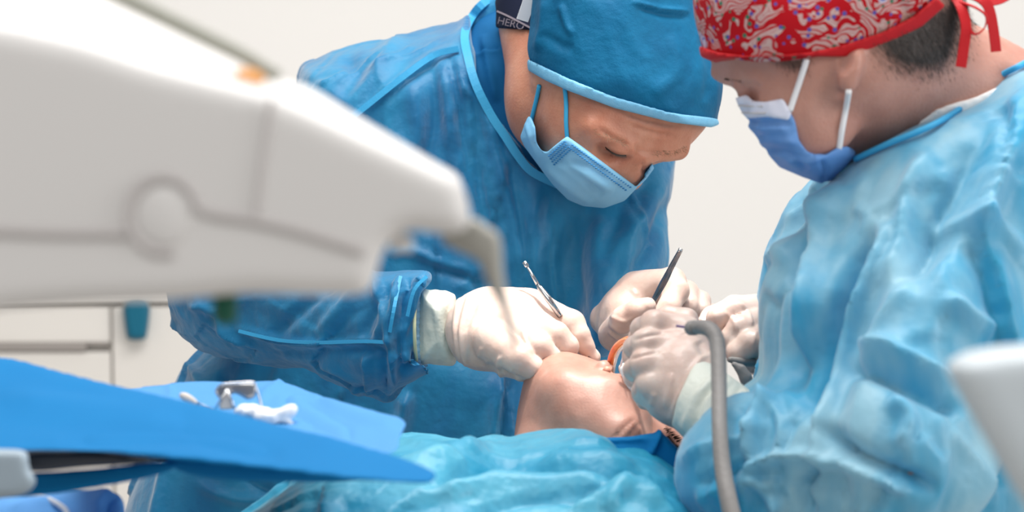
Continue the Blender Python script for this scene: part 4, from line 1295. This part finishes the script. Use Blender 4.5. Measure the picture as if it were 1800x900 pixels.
lo, hi = bounds([P(1575, 140, 2.0), P(1790, 300, 2.25)], 0.01)
o = sdf_obj('undershirt', ush, lo, hi, 0.003, M['white_cloth'], person_b, smooth=2); o['label'] = 'white undershirt edge at the neck'

# red paisley cap ----------------------------------------------------
pco = infl([(1220, -20), (1222, 30), (1234, 80), (1242, 110), (1300, 180), (1450, 190), (1580, 130), (1668, 50), (1700, -10), (1660, -90), (1550, -155), (1420, -165), (1300, -125), (1232, -60)], 2.125, 170, 0.088)
pcut = [(1200, 76), (1240, 92), (1290, 104), (1340, 108), (1400, 104), (1470, 92), (1550, 66), (1610, 36), (1650, 2), (1690, -40), (1720, -200), (1180, -200)]
pcf = inter(pco, prism(pcut))
lo, hi = bounds([P(1200, -170, 2.0), P(1710, 120, 2.26)], 0.012)
cap_b = sdf_obj('surgical_cap', pcf, lo, hi, 0.0028, M['paisley'], person_b, smooth=2, disp=(rumple(0.06, 0.0014, (1, 1, 1)), folds([([(1560, -10), (1590, 20), (1600, 50)], 10, 0.003, 'g')])))
cap_b['label'] = 'red and pink paisley cloth cap'
tr = inter(off(pco, 0.0042), prism([(1228, 80), (1262, 92), (1310, 98), (1360, 98), (1420, 92), (1480, 80), (1550, 57), (1605, 29), (1645, -5), (1662, 10), (1620, 47), (1562, 77), (1492, 100), (1420, 112), (1360, 117), (1310, 117), (1262, 112), (1232, 100)], smooth=False))
lo, hi = bounds([P(1220, -15, 2.0), P(1670, 120, 2.26)], 0.008)
sdf_obj('cap_trim', tr, lo, hi, 0.0019, M['red_trim'], cap_b, smooth=1)
ribbon('cap_tie', [P(1672, -8, 2.10), P(1688, 10, 2.085), P(1698, 45, 2.08), P(1694, 85, 2.08), P(1689, 118, 2.08)], 0.0085, 0.0012, M['red_trim'], cap_b, side=(1, 0, 0.15))
ribbon('cap_tie', [P(1690, 4, 2.09), P(1716, 14, 2.08), P(1733, 28, 2.08), P(1731, 48, 2.08), P(1716, 60, 2.08), P(1706, 50, 2.085), P(1698, 14, 2.09)], 0.0065, 0.0012, M['red_trim'], cap_b, side=(0.25, 0.2, 1))
ribbon('cap_tie', [P(1690, -6, 2.10), P(1722, -2, 2.10), P(1738, 14, 2.10), P(1746, 50, 2.10), P(1751, 91, 2.10)], 0.0085, 0.0012, M['red_trim'], cap_b, side=(1, 0, 0.2))
ribbon('cap_tie', [P(1700, -10, 2.10), P(1735, 3, 2.11), P(1755, 2, 2.11), P(1772, -6, 2.11)], 0.006, 0.0012, M['red_trim'], cap_b, side=(0.1, 1, 0.4))

# mask of the assisting person ---------------------------------------
mo = [(1295, 174), (1312, 169), (1322, 180), (1345, 182), (1374, 176), (1386, 190), (1398, 214), (1404, 246), (1418, 266), (1440, 275), (1455, 270), (1470, 260), (1490, 257), (1504, 265), (1503, 274),
      (1484, 296), (1460, 318), (1444, 323), (1410, 311), (1370, 294), (1345, 266), (1324, 230), (1306, 196)]
mi = infl([(1293, 174), (1360, 120), (1420, 200), (1504, 262), (1500, 284), (1460, 319), (1444, 324), (1410, 312), (1370, 295), (1344, 267), (1322, 231), (1304, 197)], 2.125, 90, 0.070)
mf_b = inter(U(0.008, off(B_head, 0.003), mi), prism(Poly(mo, False, 2.0), hi=2.21))
lo, hi = bounds([P(1285, 160, 1.98), P(1515, 330, 2.22)], 0.008)
mask_b = sdf_obj('face_mask', mf_b, lo, hi, 0.0018, M['mask2'], person_b, smooth=2,
                 disp=(folds([([(1310, 215), (1345, 222), (1390, 222)], 5, 0.0025, 's'), ([(1335, 250), (1360, 245), (1400, 250)], 6, 0.003, 'r'), ([(1340, 262), (1385, 270), (1420, 300)], 6, 0.0035, 'g'),
                              ([(1380, 280), (1420, 282), (1450, 276)], 6, 0.003, 'r'), ([(1440, 280), (1450, 300), (1446, 322)], 6, 0.003, 'g')]),))
mask_b['label'] = 'periwinkle face mask with a white top strip'
ms = inter(off(mf_b, 0.0012), prism([(1290, 166), (1312, 164), (1345, 176), (1376, 172), (1392, 200), (1386, 212), (1350, 206), (1312, 208), (1302, 196)], smooth=False))
lo, hi = bounds([P(1285, 155, 1.98), P(1400, 220, 2.22)], 0.006)
sdf_obj('mask_top_strip', ms, lo, hi, 0.0018, M['mask_white'], mask_b, smooth=2)
for a_, b2 in (((1298, 186), (1340, 187)), ((1304, 198), (1346, 199))):
    tube('pleat_line', surf(off(ms, 0.0002), [a_, ((a_[0] + b2[0]) / 2, a_[1] + 1), b2], 1.95, 2.2, 0.0004), 0.0006, M['groove'], mask_b, 6)
allb = U(0.004, B_skin, pcf)
tube('ear_loop', surf(allb, [(1418, 104), (1410, 130), (1400, 160), (1388, 195)], 1.9, 2.3, 0.002), 0.0024, M['loop_white'], mask_b)
tube('ear_loop', surf(allb, [(1492, 160), (1487, 190), (1480, 228), (1475, 262)], 1.9, 2.3, 0.002), 0.0024, M['loop_white'], mask_b)

# gloves of the assisting person
gl = folds([([(1240, 620), (1215, 655), (1192, 700), (1176, 740)], 5, 0.0022, 'r'), ([(1180, 655), (1175, 690), (1170, 720)], 6, 0.0018, 'r'), ([(1150, 690), (1145, 715)], 5, 0.0014, 'r'),
            ([(1168, 586), (1140, 590), (1112, 598)], 3, 0.0018, 'g'), ([(1160, 618), (1130, 624), (1106, 632)], 3, 0.0018, 'g'), ([(1210, 585), (1195, 592)], 3, 0.001, 'g'), ([(1228, 600), (1240, 625)], 8, 0.002, 'g')])
glove_c = glove(HC, HC_palm, HC_fing, person_b, (gl, rumple(0.022, 0.0006)), 'pale latex glove in front, back of the hand towards the viewer')
cuf = inter(U(0.02, pcone((1222, 698, 2.155, 66), (1310, 770, 2.10, 74))), prism([(1236, 618), (1320, 662), (1350, 690), (1340, 800), (1240, 812), (1178, 758), (1190, 704), (1212, 655)], smooth=False))
lo, hi = bounds([P(1140, 605, 2.04), P(1370, 825, 2.2)], 0.01)
sdf_obj('glove_cuff', cuf, lo, hi, 0.002, M['glove_cuff'], glove_c, smooth=2,
        disp=(folds([([(1262, 660), (1222, 700), (1202, 760)], 6, 0.003, 'r'), ([(1285, 668), (1248, 705), (1228, 765)], 6, 0.003, 'r'), ([(1272, 664), (1234, 704), (1214, 762)], 5, 0.003, 'g'),
                     ([(1305, 680), (1275, 715), (1250, 765)], 6, 0.003, 'g')]),))
gl = folds([([(1300, 530), (1316, 550), (1322, 575)], 3, 0.0014, 'r'), ([(1275, 548), (1290, 565), (1296, 585)], 3, 0.0012, 'r'), ([(1330, 580), (1322, 610)], 3, 0.0012, 'r')])
glove(HD, HD_palm, HD_fing, person_b, (gl, rumple(0.02, 0.0005)), 'pale latex glove behind, half hidden by the sleeve')

# ---------------------------------------------------------------- instruments
def thing(name, loc, label, cat, group=None):
    o = bpy.data.objects.new(name, None); COL.objects.link(o)
    o.location = loc
    return tag(o, label, cat, group)

def rod(name, pts, mat, parent, n=10, smooth=0):      # pts (px, py, depth, radius px)
    return tube(name, [P(*p[:3]) for p in pts], [p[3] * p[2] / FPX for p in pts], mat, parent, n, smooth)

t = thing('dental_explorer', PW(1062, 655, 2.36), 'slim steel explorer sticking up out of the fist on the chin', 'instrument')
rod('handle', [(945, 500, 2.385, 3.4), (950, 507, 2.383, 5.2), (962, 523, 2.38, 6), (985, 556, 2.375, 5)], M['chrome'], t)
rod('shaft', [(925, 466, 2.39, 2.2), (936, 484, 2.387, 2.8), (946, 502, 2.385, 3.2)], M['chrome'], t)
rod('tip', [(921, 460, 2.39, 4.2), (926, 467, 2.39, 4.0), (928, 470, 2.39, 2.2)], M['chrome'], t)
rod('working_end', [(1034, 628, 2.375, 2.6), (1048, 643, 2.37, 2.2), (1064, 658, 2.36, 1.4)], M['steel_dull'], t)

t = thing('needle_holder', PW(1095, 612, 2.38), 'steel needle holder with split handle in the raised glove', 'instrument')
for s in (-1, 1):
    a0, a1 = P(1196 + s * 1.5, 440, 2.455), P(1160 + s * 3, 508, 2.465)
    ribbon('handle_bar', [a0, P(1181 + s * 2.6, 468, 2.458), P(1172 + s * 3.2, 486, 2.46), a1, P(1146 + s * 1.5, 532, 2.468)], 0.0020, 0.0032, M['steel_dull'], t, side=(1, 0.5, 0))
rod('pivot', [(1145, 534, 2.464, 5.5), (1145, 534, 2.474, 5.5)], M['chrome'], t)
rod('jaw', [(1147, 530, 2.468, 5), (1128, 562, 2.46, 4), (1108, 592, 2.42, 3), (1092, 616, 2.38, 2)], M['steel_dull'], t)
rod('handle_end', [(1197, 437, 2.455, 4), (1194, 444, 2.455, 4)], M['chrome'], t)

t = thing('suction_cannula', PW(1072, 656, 2.33), 'bent clear suction tube with red blood inside, hooked into the mouth', 'tube')
rod('tube', [(1071, 660, 2.325, 6), (1073, 638, 2.32, 6.5), (1080, 616, 2.31, 6.5), (1093, 602, 2.30, 6.5), (1112, 596, 2.28, 6.5), (1140, 602, 2.26, 6.5)], M['blood_tube'], t, 12, 6)
rod('clear_sheath', [(1078, 662, 2.318, 2), (1081, 640, 2.312, 2), (1088, 620, 2.302, 2), (1099, 608, 2.292, 2), (1116, 603, 2.272, 2)], M['clear'], t, 8, 6)

t = thing('cheek_retractor', PW(1100, 690, 2.29), 'white slotted cheek retractor in the corner of the mouth', 'retractor')
for k in range(3):
    rod('bar', [(1090 + k * 7, 648 - k * 2, 2.295, 2), (1098 + k * 7, 620, 2.28, 2), (1108 + k * 7, 600, 2.27, 2)], M['white_tip'], t, 8, 4)
pl = infl([(1088, 648), (1102, 638), (1114, 650), (1118, 676), (1112, 690), (1102, 680), (1094, 664)], 2.275, 6, 0.002)
lo, hi = bounds([P(1080, 630, 2.26), P(1126, 698, 2.29)], 0.004)
sdf_obj('lip_shield', pl, lo, hi, 0.0012, M['clear'], t)

t = thing('suction_hose', PW(1290, 960, 1.98), 'grey suction hose bent over the near glove and hanging down the pale sleeve', 'hose')
rod('hose', [(1214, 577, 2.085, 12), (1236, 575, 2.075, 13.5), (1254, 585, 2.065, 14), (1262, 612, 2.055, 14), (1264, 680, 2.03, 14), (1265, 750, 2.00, 14), (1270, 820, 1.98, 15), (1283, 890, 1.96, 16), (1300, 960, 1.95, 16), (1330, 1100, 1.95, 16)], M['hose_grey'], t, 16, 8)
rod('collar', [(1209, 577, 2.087, 9), (1213, 577, 2.085, 13), (1222, 576, 2.081, 13.5)], M['hose_grey'], t, 14)
rod('tip', [(1190, 573, 2.10, 2.4), (1210, 576, 2.087, 2.4)], M['purple'], t, 8)

t = thing('suction_handpiece', PW(1318, 680, 2.24), 'grey-brown lever of the suction handpiece below the far glove', 'handpiece')
lv = U(0.004, chain([(1290, 640, 2.24, 5), (1303, 650, 2.24, 8), (1311, 664, 2.24, 10), (1312, 672, 2.24, 9)]))
lo, hi = bounds([P(1275, 625, 2.22), P(1330, 690, 2.26)], 0.006)
sdf_obj('lever', lv, lo, hi, 0.0014, M['hose_grey'], t)
rod('body', [(1282, 632, 2.25, 5), (1300, 636, 2.26, 8), (1345, 640, 2.28, 9)], M['hose_grey'], t, 12)

# ---------------------------------------------------------------- instrument tray under blue cloth
tr_ = thing('instrument_tray', (-0.30, 1.9, 0.0), 'black instrument tray edge showing under the blue cloth at lower left', 'tray')
zt = 1.008
box('tray_plate', (-0.62, 1.96, zt - 0.020), (-0.16, 2.10, zt - 0.010), M['black'], tr_, 0.004)
bar = infl([(46, 797), (110, 794), (170, 793), (225, 800), (280, 808), (235, 816), (150, 821), (50, 828)], 1.745, 5, 0.018)
lo, hi = bounds([P(35, 785, 1.72), P(290, 835, 1.77)], 0.006)
sdf_obj('tray_edge', bar, lo, hi, 0.0022, M['black'], tr_)
blk = infl([(-90, 790), (0, 789), (40, 791), (50, 800), (52, 822), (64, 848), (44, 868), (0, 876), (-90, 880)], 1.69, 10, 0.022)
lo, hi = bounds([P(-95, 780, 1.66), P(75, 885, 1.72)], 0.006)
sdf_obj('tray_clamp', blk, lo, hi, 0.003, M['clamp_grey'], tr_)
box('pole', (-0.66, 1.93, 0.05), (-0.62, 1.97, zt - 0.01), M['steel_dull'], tr_, 0.008)
box('foot', (-0.80, 1.75, 0.0), (-0.50, 2.0, 0.05), M['white_plastic'], tr_, 0.015)

zb = lambda px, py: 2.12 - (py - 671) * 0.0026
bk = [(150, 690), (235, 682), (300, 674), (345, 671), (420, 671), (495, 671), (560, 694), (640, 718), (709, 740), (702, 768), (690, 796), (600, 806), (400, 800), (150, 800)]
v, q = sheet_data(bk, zb, 5, 0.005, 0.0026, (120, 660), (720, 815))
v = displace(v, q, folds([([(497, 670), (470, 688), (455, 702)], 5, 0.004, 'r'), ([(560, 700), (600, 720), (650, 740), (700, 748)], 9, 0.004, 'r'), ([(500, 700), (560, 740), (620, 770)], 12, 0.004, 'g'),
                          ([(296, 674), (300, 690), (296, 705)], 4, 0.002, 'r')]), rumple(0.05, 0.0015))
tb = make('tray_cloth', v, q, M['drape_light'])
tag(tb, 'light blue cloth spread on the tray under the steel retractor', 'cloth')

zn = lambda px, py: 1.70 + np.clip((800 + 0.055 * px) - py, -10, 230) * 0.0011
nr = [(-120, 618), (-30, 624), (30, 631), (100, 650), (200, 675), (300, 699), (400, 724), (500, 748), (600, 774), (700, 801), (764, 828), (766, 840), (750, 850), (700, 848), (620, 843),
           (450, 822), (300, 806), (180, 795), (50, 792), (-120, 792)]
v, q = sheet_data(nr, zn, 5, 0.005, 0.003, (-125, 610), (780, 860))
v = displace(v, q, folds([([(0, 700), (150, 720), (320, 740)], 22, 0.003, 'r'), ([(100, 780), (300, 770), (500, 800)], 16, 0.003, 'g')]), rumple(0.08, 0.0012))
o = make('front_cloth', v, q, M['drape_blue'])
tag(o, 'large royal blue cloth flap in the blurred lower left foreground', 'cloth')
un = infl([(30, 832), (160, 824), (270, 812), (310, 814), (304, 826), (250, 842), (150, 860), (60, 872), (-120, 880), (-120, 840)], 1.78, 5, 0.004)
lo, hi = bounds([P(-125, 800, 1.75), P(320, 890, 1.81)], 0.006)
o = sdf_obj('hanging_flap', un, lo, hi, 0.0022, M['drape_blue'])
tag(o, 'narrow blue cloth flap hanging below the black tray edge', 'cloth')
un = infl([(296, 806), (450, 818), (640, 842), (600, 847), (520, 848), (400, 844), (320, 830)], 1.80, 5, 0.004)
lo, hi = bounds([P(285, 795, 1.77), P(650, 855, 1.83)], 0.006)
o = sdf_obj('under_flap', un, lo, hi, 0.0022, M['drape_blue'])
tag(o, 'dark shaded blue flap under the edge of the large foreground cloth', 'cloth')

# things lying on the tray cloth
t = thing('steel_retractor', PW(420, 715, 2.0), 'shiny steel retractor with rounded plate and prongs on the tray cloth', 'retractor')
pt = infl([(392, 675), (442, 673), (450, 680), (449, 697), (436, 703), (424, 697), (410, 692), (398, 703), (386, 700), (380, 688)], 1.965, 4, 0.0022)
lo, hi = bounds([P(372, 666, 1.955), P(458, 710, 1.975)], 0.004)
sdf_obj('plate', pt, lo, hi, 0.0012, M['steel_dull'], t)
rod('rim', [(386, 700, 1.96, 2.2), (380, 688, 1.96, 2.2), (390, 676, 1.96, 2.2), (418, 673, 1.96, 2.2), (444, 672, 1.96, 2.2), (450, 682, 1.96, 2.2), (456, 700, 1.96, 2.2), (461, 720, 1.96, 2.2)], M['chrome'], t, 8, 5)
for e in ((378, 719), (416, 726)):
    rod('prong', [(399, 685, 1.955, 2.4), (0.5 * (399 + e[0]), 0.5 * (685 + e[1]), 1.955, 2.4), (e[0], e[1], 1.955, 2.4)], M['chrome'], t, 8)
pr = infl([(400, 690), (412, 718), (384, 718)], 1.957, 2, 0.001)
lo, hi = bounds([P(375, 683, 1.95), P(420, 725, 1.965)], 0.003)
sdf_obj('web', pr, lo, hi, 0.0010, M['bone'], t)
gz = U(0.008, infl([(412, 726), (420, 714), (440, 711), (462, 716), (478, 728), (468, 742), (430, 736)], 1.94, 10, 0.012), infl([(455, 728), (482, 722), (512, 712), (521, 716), (519, 730), (511, 737), (522, 750), (490, 748), (455, 742)], 1.925, 7, 0.009))
lo, hi = bounds([P(400, 700, 1.91), P(532, 760, 1.96)], 0.006)
o = sdf_obj('gauze_pad', gz, lo, hi, 0.0016, M['white_cloth'], disp=(rumple(0.008, 0.0016),))
tag(o, 'crumpled white gauze beside the steel retractor on the tray', 'gauze')
t = thing('swab', PW(345, 712, 2.03), 'cream-tipped swab with thin wire shaft left of the steel retractor', 'swab')
rod('swab_head', [(316, 693, 1.985, 3), (322, 696, 1.985, 7), (334, 702, 1.985, 7), (346, 709, 1.985, 4)], M['bone'], t, 12, 3)
for s in (0, 1):
    rod('wire', [(344, 706 + s * 3, 1.985, 1.3), (360, 713 + s * 4, 1.985, 1.3), (378, 719 + s * 4, 1.985, 1.3)], M['steel_dull'], t, 6)

# draped trolley in the lower left corner
t = thing('side_trolley', PW(90, 900, 1.88) * np.array([1, 1, 0]), 'light blue draped trolley corner at the bottom left edge', 'trolley')
cl = infl([(-200, 872), (-20, 868), (60, 867), (150, 859), (200, 862), (215, 874), (222, 900), (232, 960), (226, 1010), (-200, 1010)], lambda px, py: 1.95 - (py - 860) * 0.0010, 14, 0.03)
lo, hi = bounds([P(-200, 850, 1.78), P(245, 1015, 1.99)], 0.01)
v, q = mesh_sdf(cl, lo, hi, 0.004)
v = displace(v, q, folds([([(20, 900), (60, 885), (130, 880)], 8, 0.003, 'r'), ([(200, 865), (180, 890), (190, 940)], 8, 0.004, 's')]), rumple(0.05, 0.002))
make('cloth_cover', v, q, M['drape_pale'], t)
bz0 = PW(0, 1010, 1.86)
box('post', (bz0[0] - 0.1, 1.78, 0.0), (bz0[0] - 0.04, 1.84, bz0[2] + 0.01), M['white_plastic'], t, 0.01)
o = rod('power_cable', [(40, 872, 1.912, 5), (75, 875, 1.902, 5), (100, 885, 1.886, 5), (118, 902, 1.868, 5), (126, 940, 1.832, 5)], M['white_tip'], None, 10, 6)
tag(o, 'thin white cable crossing the light blue cloth at the bottom left', 'cable')

# ---------------------------------------------------------------- equipment arm in the foreground
def loft(A, B, z0, z1, R):
    A, B = Poly(A), Poly(B)
    def f(p):
        px, py = pix(p)
        tt = np.clip((p[:, 2] - z0) / (z1 - z0), 0, 1)
        d2 = (A(px, py) * (1 - tt) + B(px, py) * tt) * p[:, 2] / FPX
        dz = np.maximum(z0 - p[:, 2], p[:, 2] - z1)
        return np.sqrt(np.maximum(d2 + R, 0) ** 2 + np.maximum(dz + R, 0) ** 2) + np.minimum(np.maximum(d2 + R, dz + R), 0) - R
    return f
A_ = [(-90, 34), (0, 46), (80, 62), (160, 80), (270, 116), (400, 148), (500, 176), (640, 240), (770, 300), (806, 320), (820, 350), (828, 385), (818, 404), (780, 412), (722, 405), (690, 420), (672, 446), (656, 500),
      (640, 518), (560, 520), (430, 517), (300, 528), (150, 534), (0, 545), (-90, 550)]
B_ = [(-90, -90), (60, -70), (150, -30), (200, 0), (300, 46), (400, 92), (480, 132), (545, 150), (640, 208), (770, 286), (806, 308), (818, 345), (824, 380), (812, 400), (780, 408), (722, 402), (690, 415), (672, 440), (656, 490),
      (640, 505), (560, 505), (430, 505), (300, 515), (150, 520), (0, 530), (-90, 535)]
t = thing('dental_delivery_unit', PW(300, 520, 1.25) * np.array([1, 1, 0]), 'large white dental equipment arm blurred across the left foreground', 'equipment')
hs = loft(A_, B_, 1.17, 1.33, 0.010)
lo, hi = bounds([P(-60, -60, 1.15), P(840, 560, 1.35), P(-80, 500, 1.33)], 0.005)
v, q = mesh_sdf(hs, lo, hi, 0.0032)
make('housing', v, q, M['white_plastic'], t)
zf_ = 1.1695
ring = [P(287 + 62 * math.cos(a), 378 + 66 * math.sin(a), zf_) for a in np.linspace(math.radians(75), math.radians(330), 22)] + [P(360, 372, zf_), P(450, 388, zf_), P(540, 410, zf_), P(640, 442, zf_)]
tube('pivot_groove', ring, 0.0024, M['groove'], t)
ds = ell(P(290, 380, 1.171), (0.0135, 0.0145, 0.004)); lo, hi = bounds([P(290, 380, 1.171)], 0.02)
sdf_obj('pivot_cap', ds, lo, hi, 0.0012, M['white_plastic'], t)
tube('seam_line', [P(-60, 402, zf_), P(60, 408, zf_), P(140, 410, zf_), P(222, 410, zf_)], 0.0024, M['groove'], t)
tube('seam_line', [P(478, 172, zf_), P(468, 240, zf_), P(458, 310, zf_), P(450, 382, zf_)], 0.0016, M['groove'], t)
rod('top_hose', [(160, -32, 1.24, 15), (250, 12, 1.235, 15), (340, 56, 1.23, 15), (430, 100, 1.225, 14), (488, 135, 1.22, 12)], M['hose_olive'], t, 12, 4)
bt = ell(P(440, 134, 1.22), (0.0075, 0.0035, 0.005), rotz(-12)); lo, hi = bounds([P(440, 134, 1.22)], 0.012)
sdf_obj('orange_button', bt, lo, hi, 0.0008, M['orange'], t)
br = infl([(780, 408), (826, 382), (858, 398), (880, 420), (886, 490), (902, 560), (911, 605), (905, 628), (896, 604), (880, 545), (860, 508), (842, 462), (806, 442), (778, 426)], 1.25, 12, 0.010)
lo, hi = bounds([P(765, 370, 1.23), P(920, 640, 1.27)], 0.005)
sdf_obj('bracket', br, lo, hi, 0.0016, M['grey_plastic'], t)
hk = infl([(684, 412), (712, 408), (728, 425), (722, 444), (706, 440), (690, 446)], 1.21, 8, 0.010)
lo, hi = bounds([P(675, 400, 1.19), P(740, 455, 1.23)], 0.004)
sdf_obj('hook', hk, lo, hi, 0.0014, M['white_plastic'], t)
rod('green_knob', [(396, 505, 1.25, 22), (396, 556, 1.25, 22), (396, 570, 1.25, 14)], M['green_plastic'], t, 16)
box('column', (-0.46, 1.20, 0.06), (-0.36, 1.30, PW(-60, 540, 1.25)[2] + 0.05), M['white_plastic'], t, 0.02)
box('column_base', (-0.62, 1.02, 0.0), (-0.2, 1.48, 0.06), M['white_plastic'], t, 0.02)

rl = infl([(1662, 640), (1690, 622), (1740, 610), (1820, 604), (1960, 600), (1990, 900), (1960, 1150), (1850, 960), (1790, 870), (1740, 790), (1700, 720), (1672, 668)], 1.22, 40, 0.05)
lo, hi = bounds([P(1650, 590, 1.16), P(2000, 1160, 1.28)], 0.01)
t = thing('equipment_cover', PW(1900, 1100, 1.22) * np.array([1, 1, 0]), 'pale rounded equipment cover blurred in the lower right foreground', 'equipment')
v, q = mesh_sdf(rl, lo, hi, 0.004); make('cover', v, q, M['cover_grey'], t)
xx = PW(1930, 1000, 1.22)
box('stand', (xx[0] - 0.03, 1.12, 0.0), (xx[0] + 0.03, 1.2, xx[2] - 0.02), M['white_plastic'], t, 0.01)
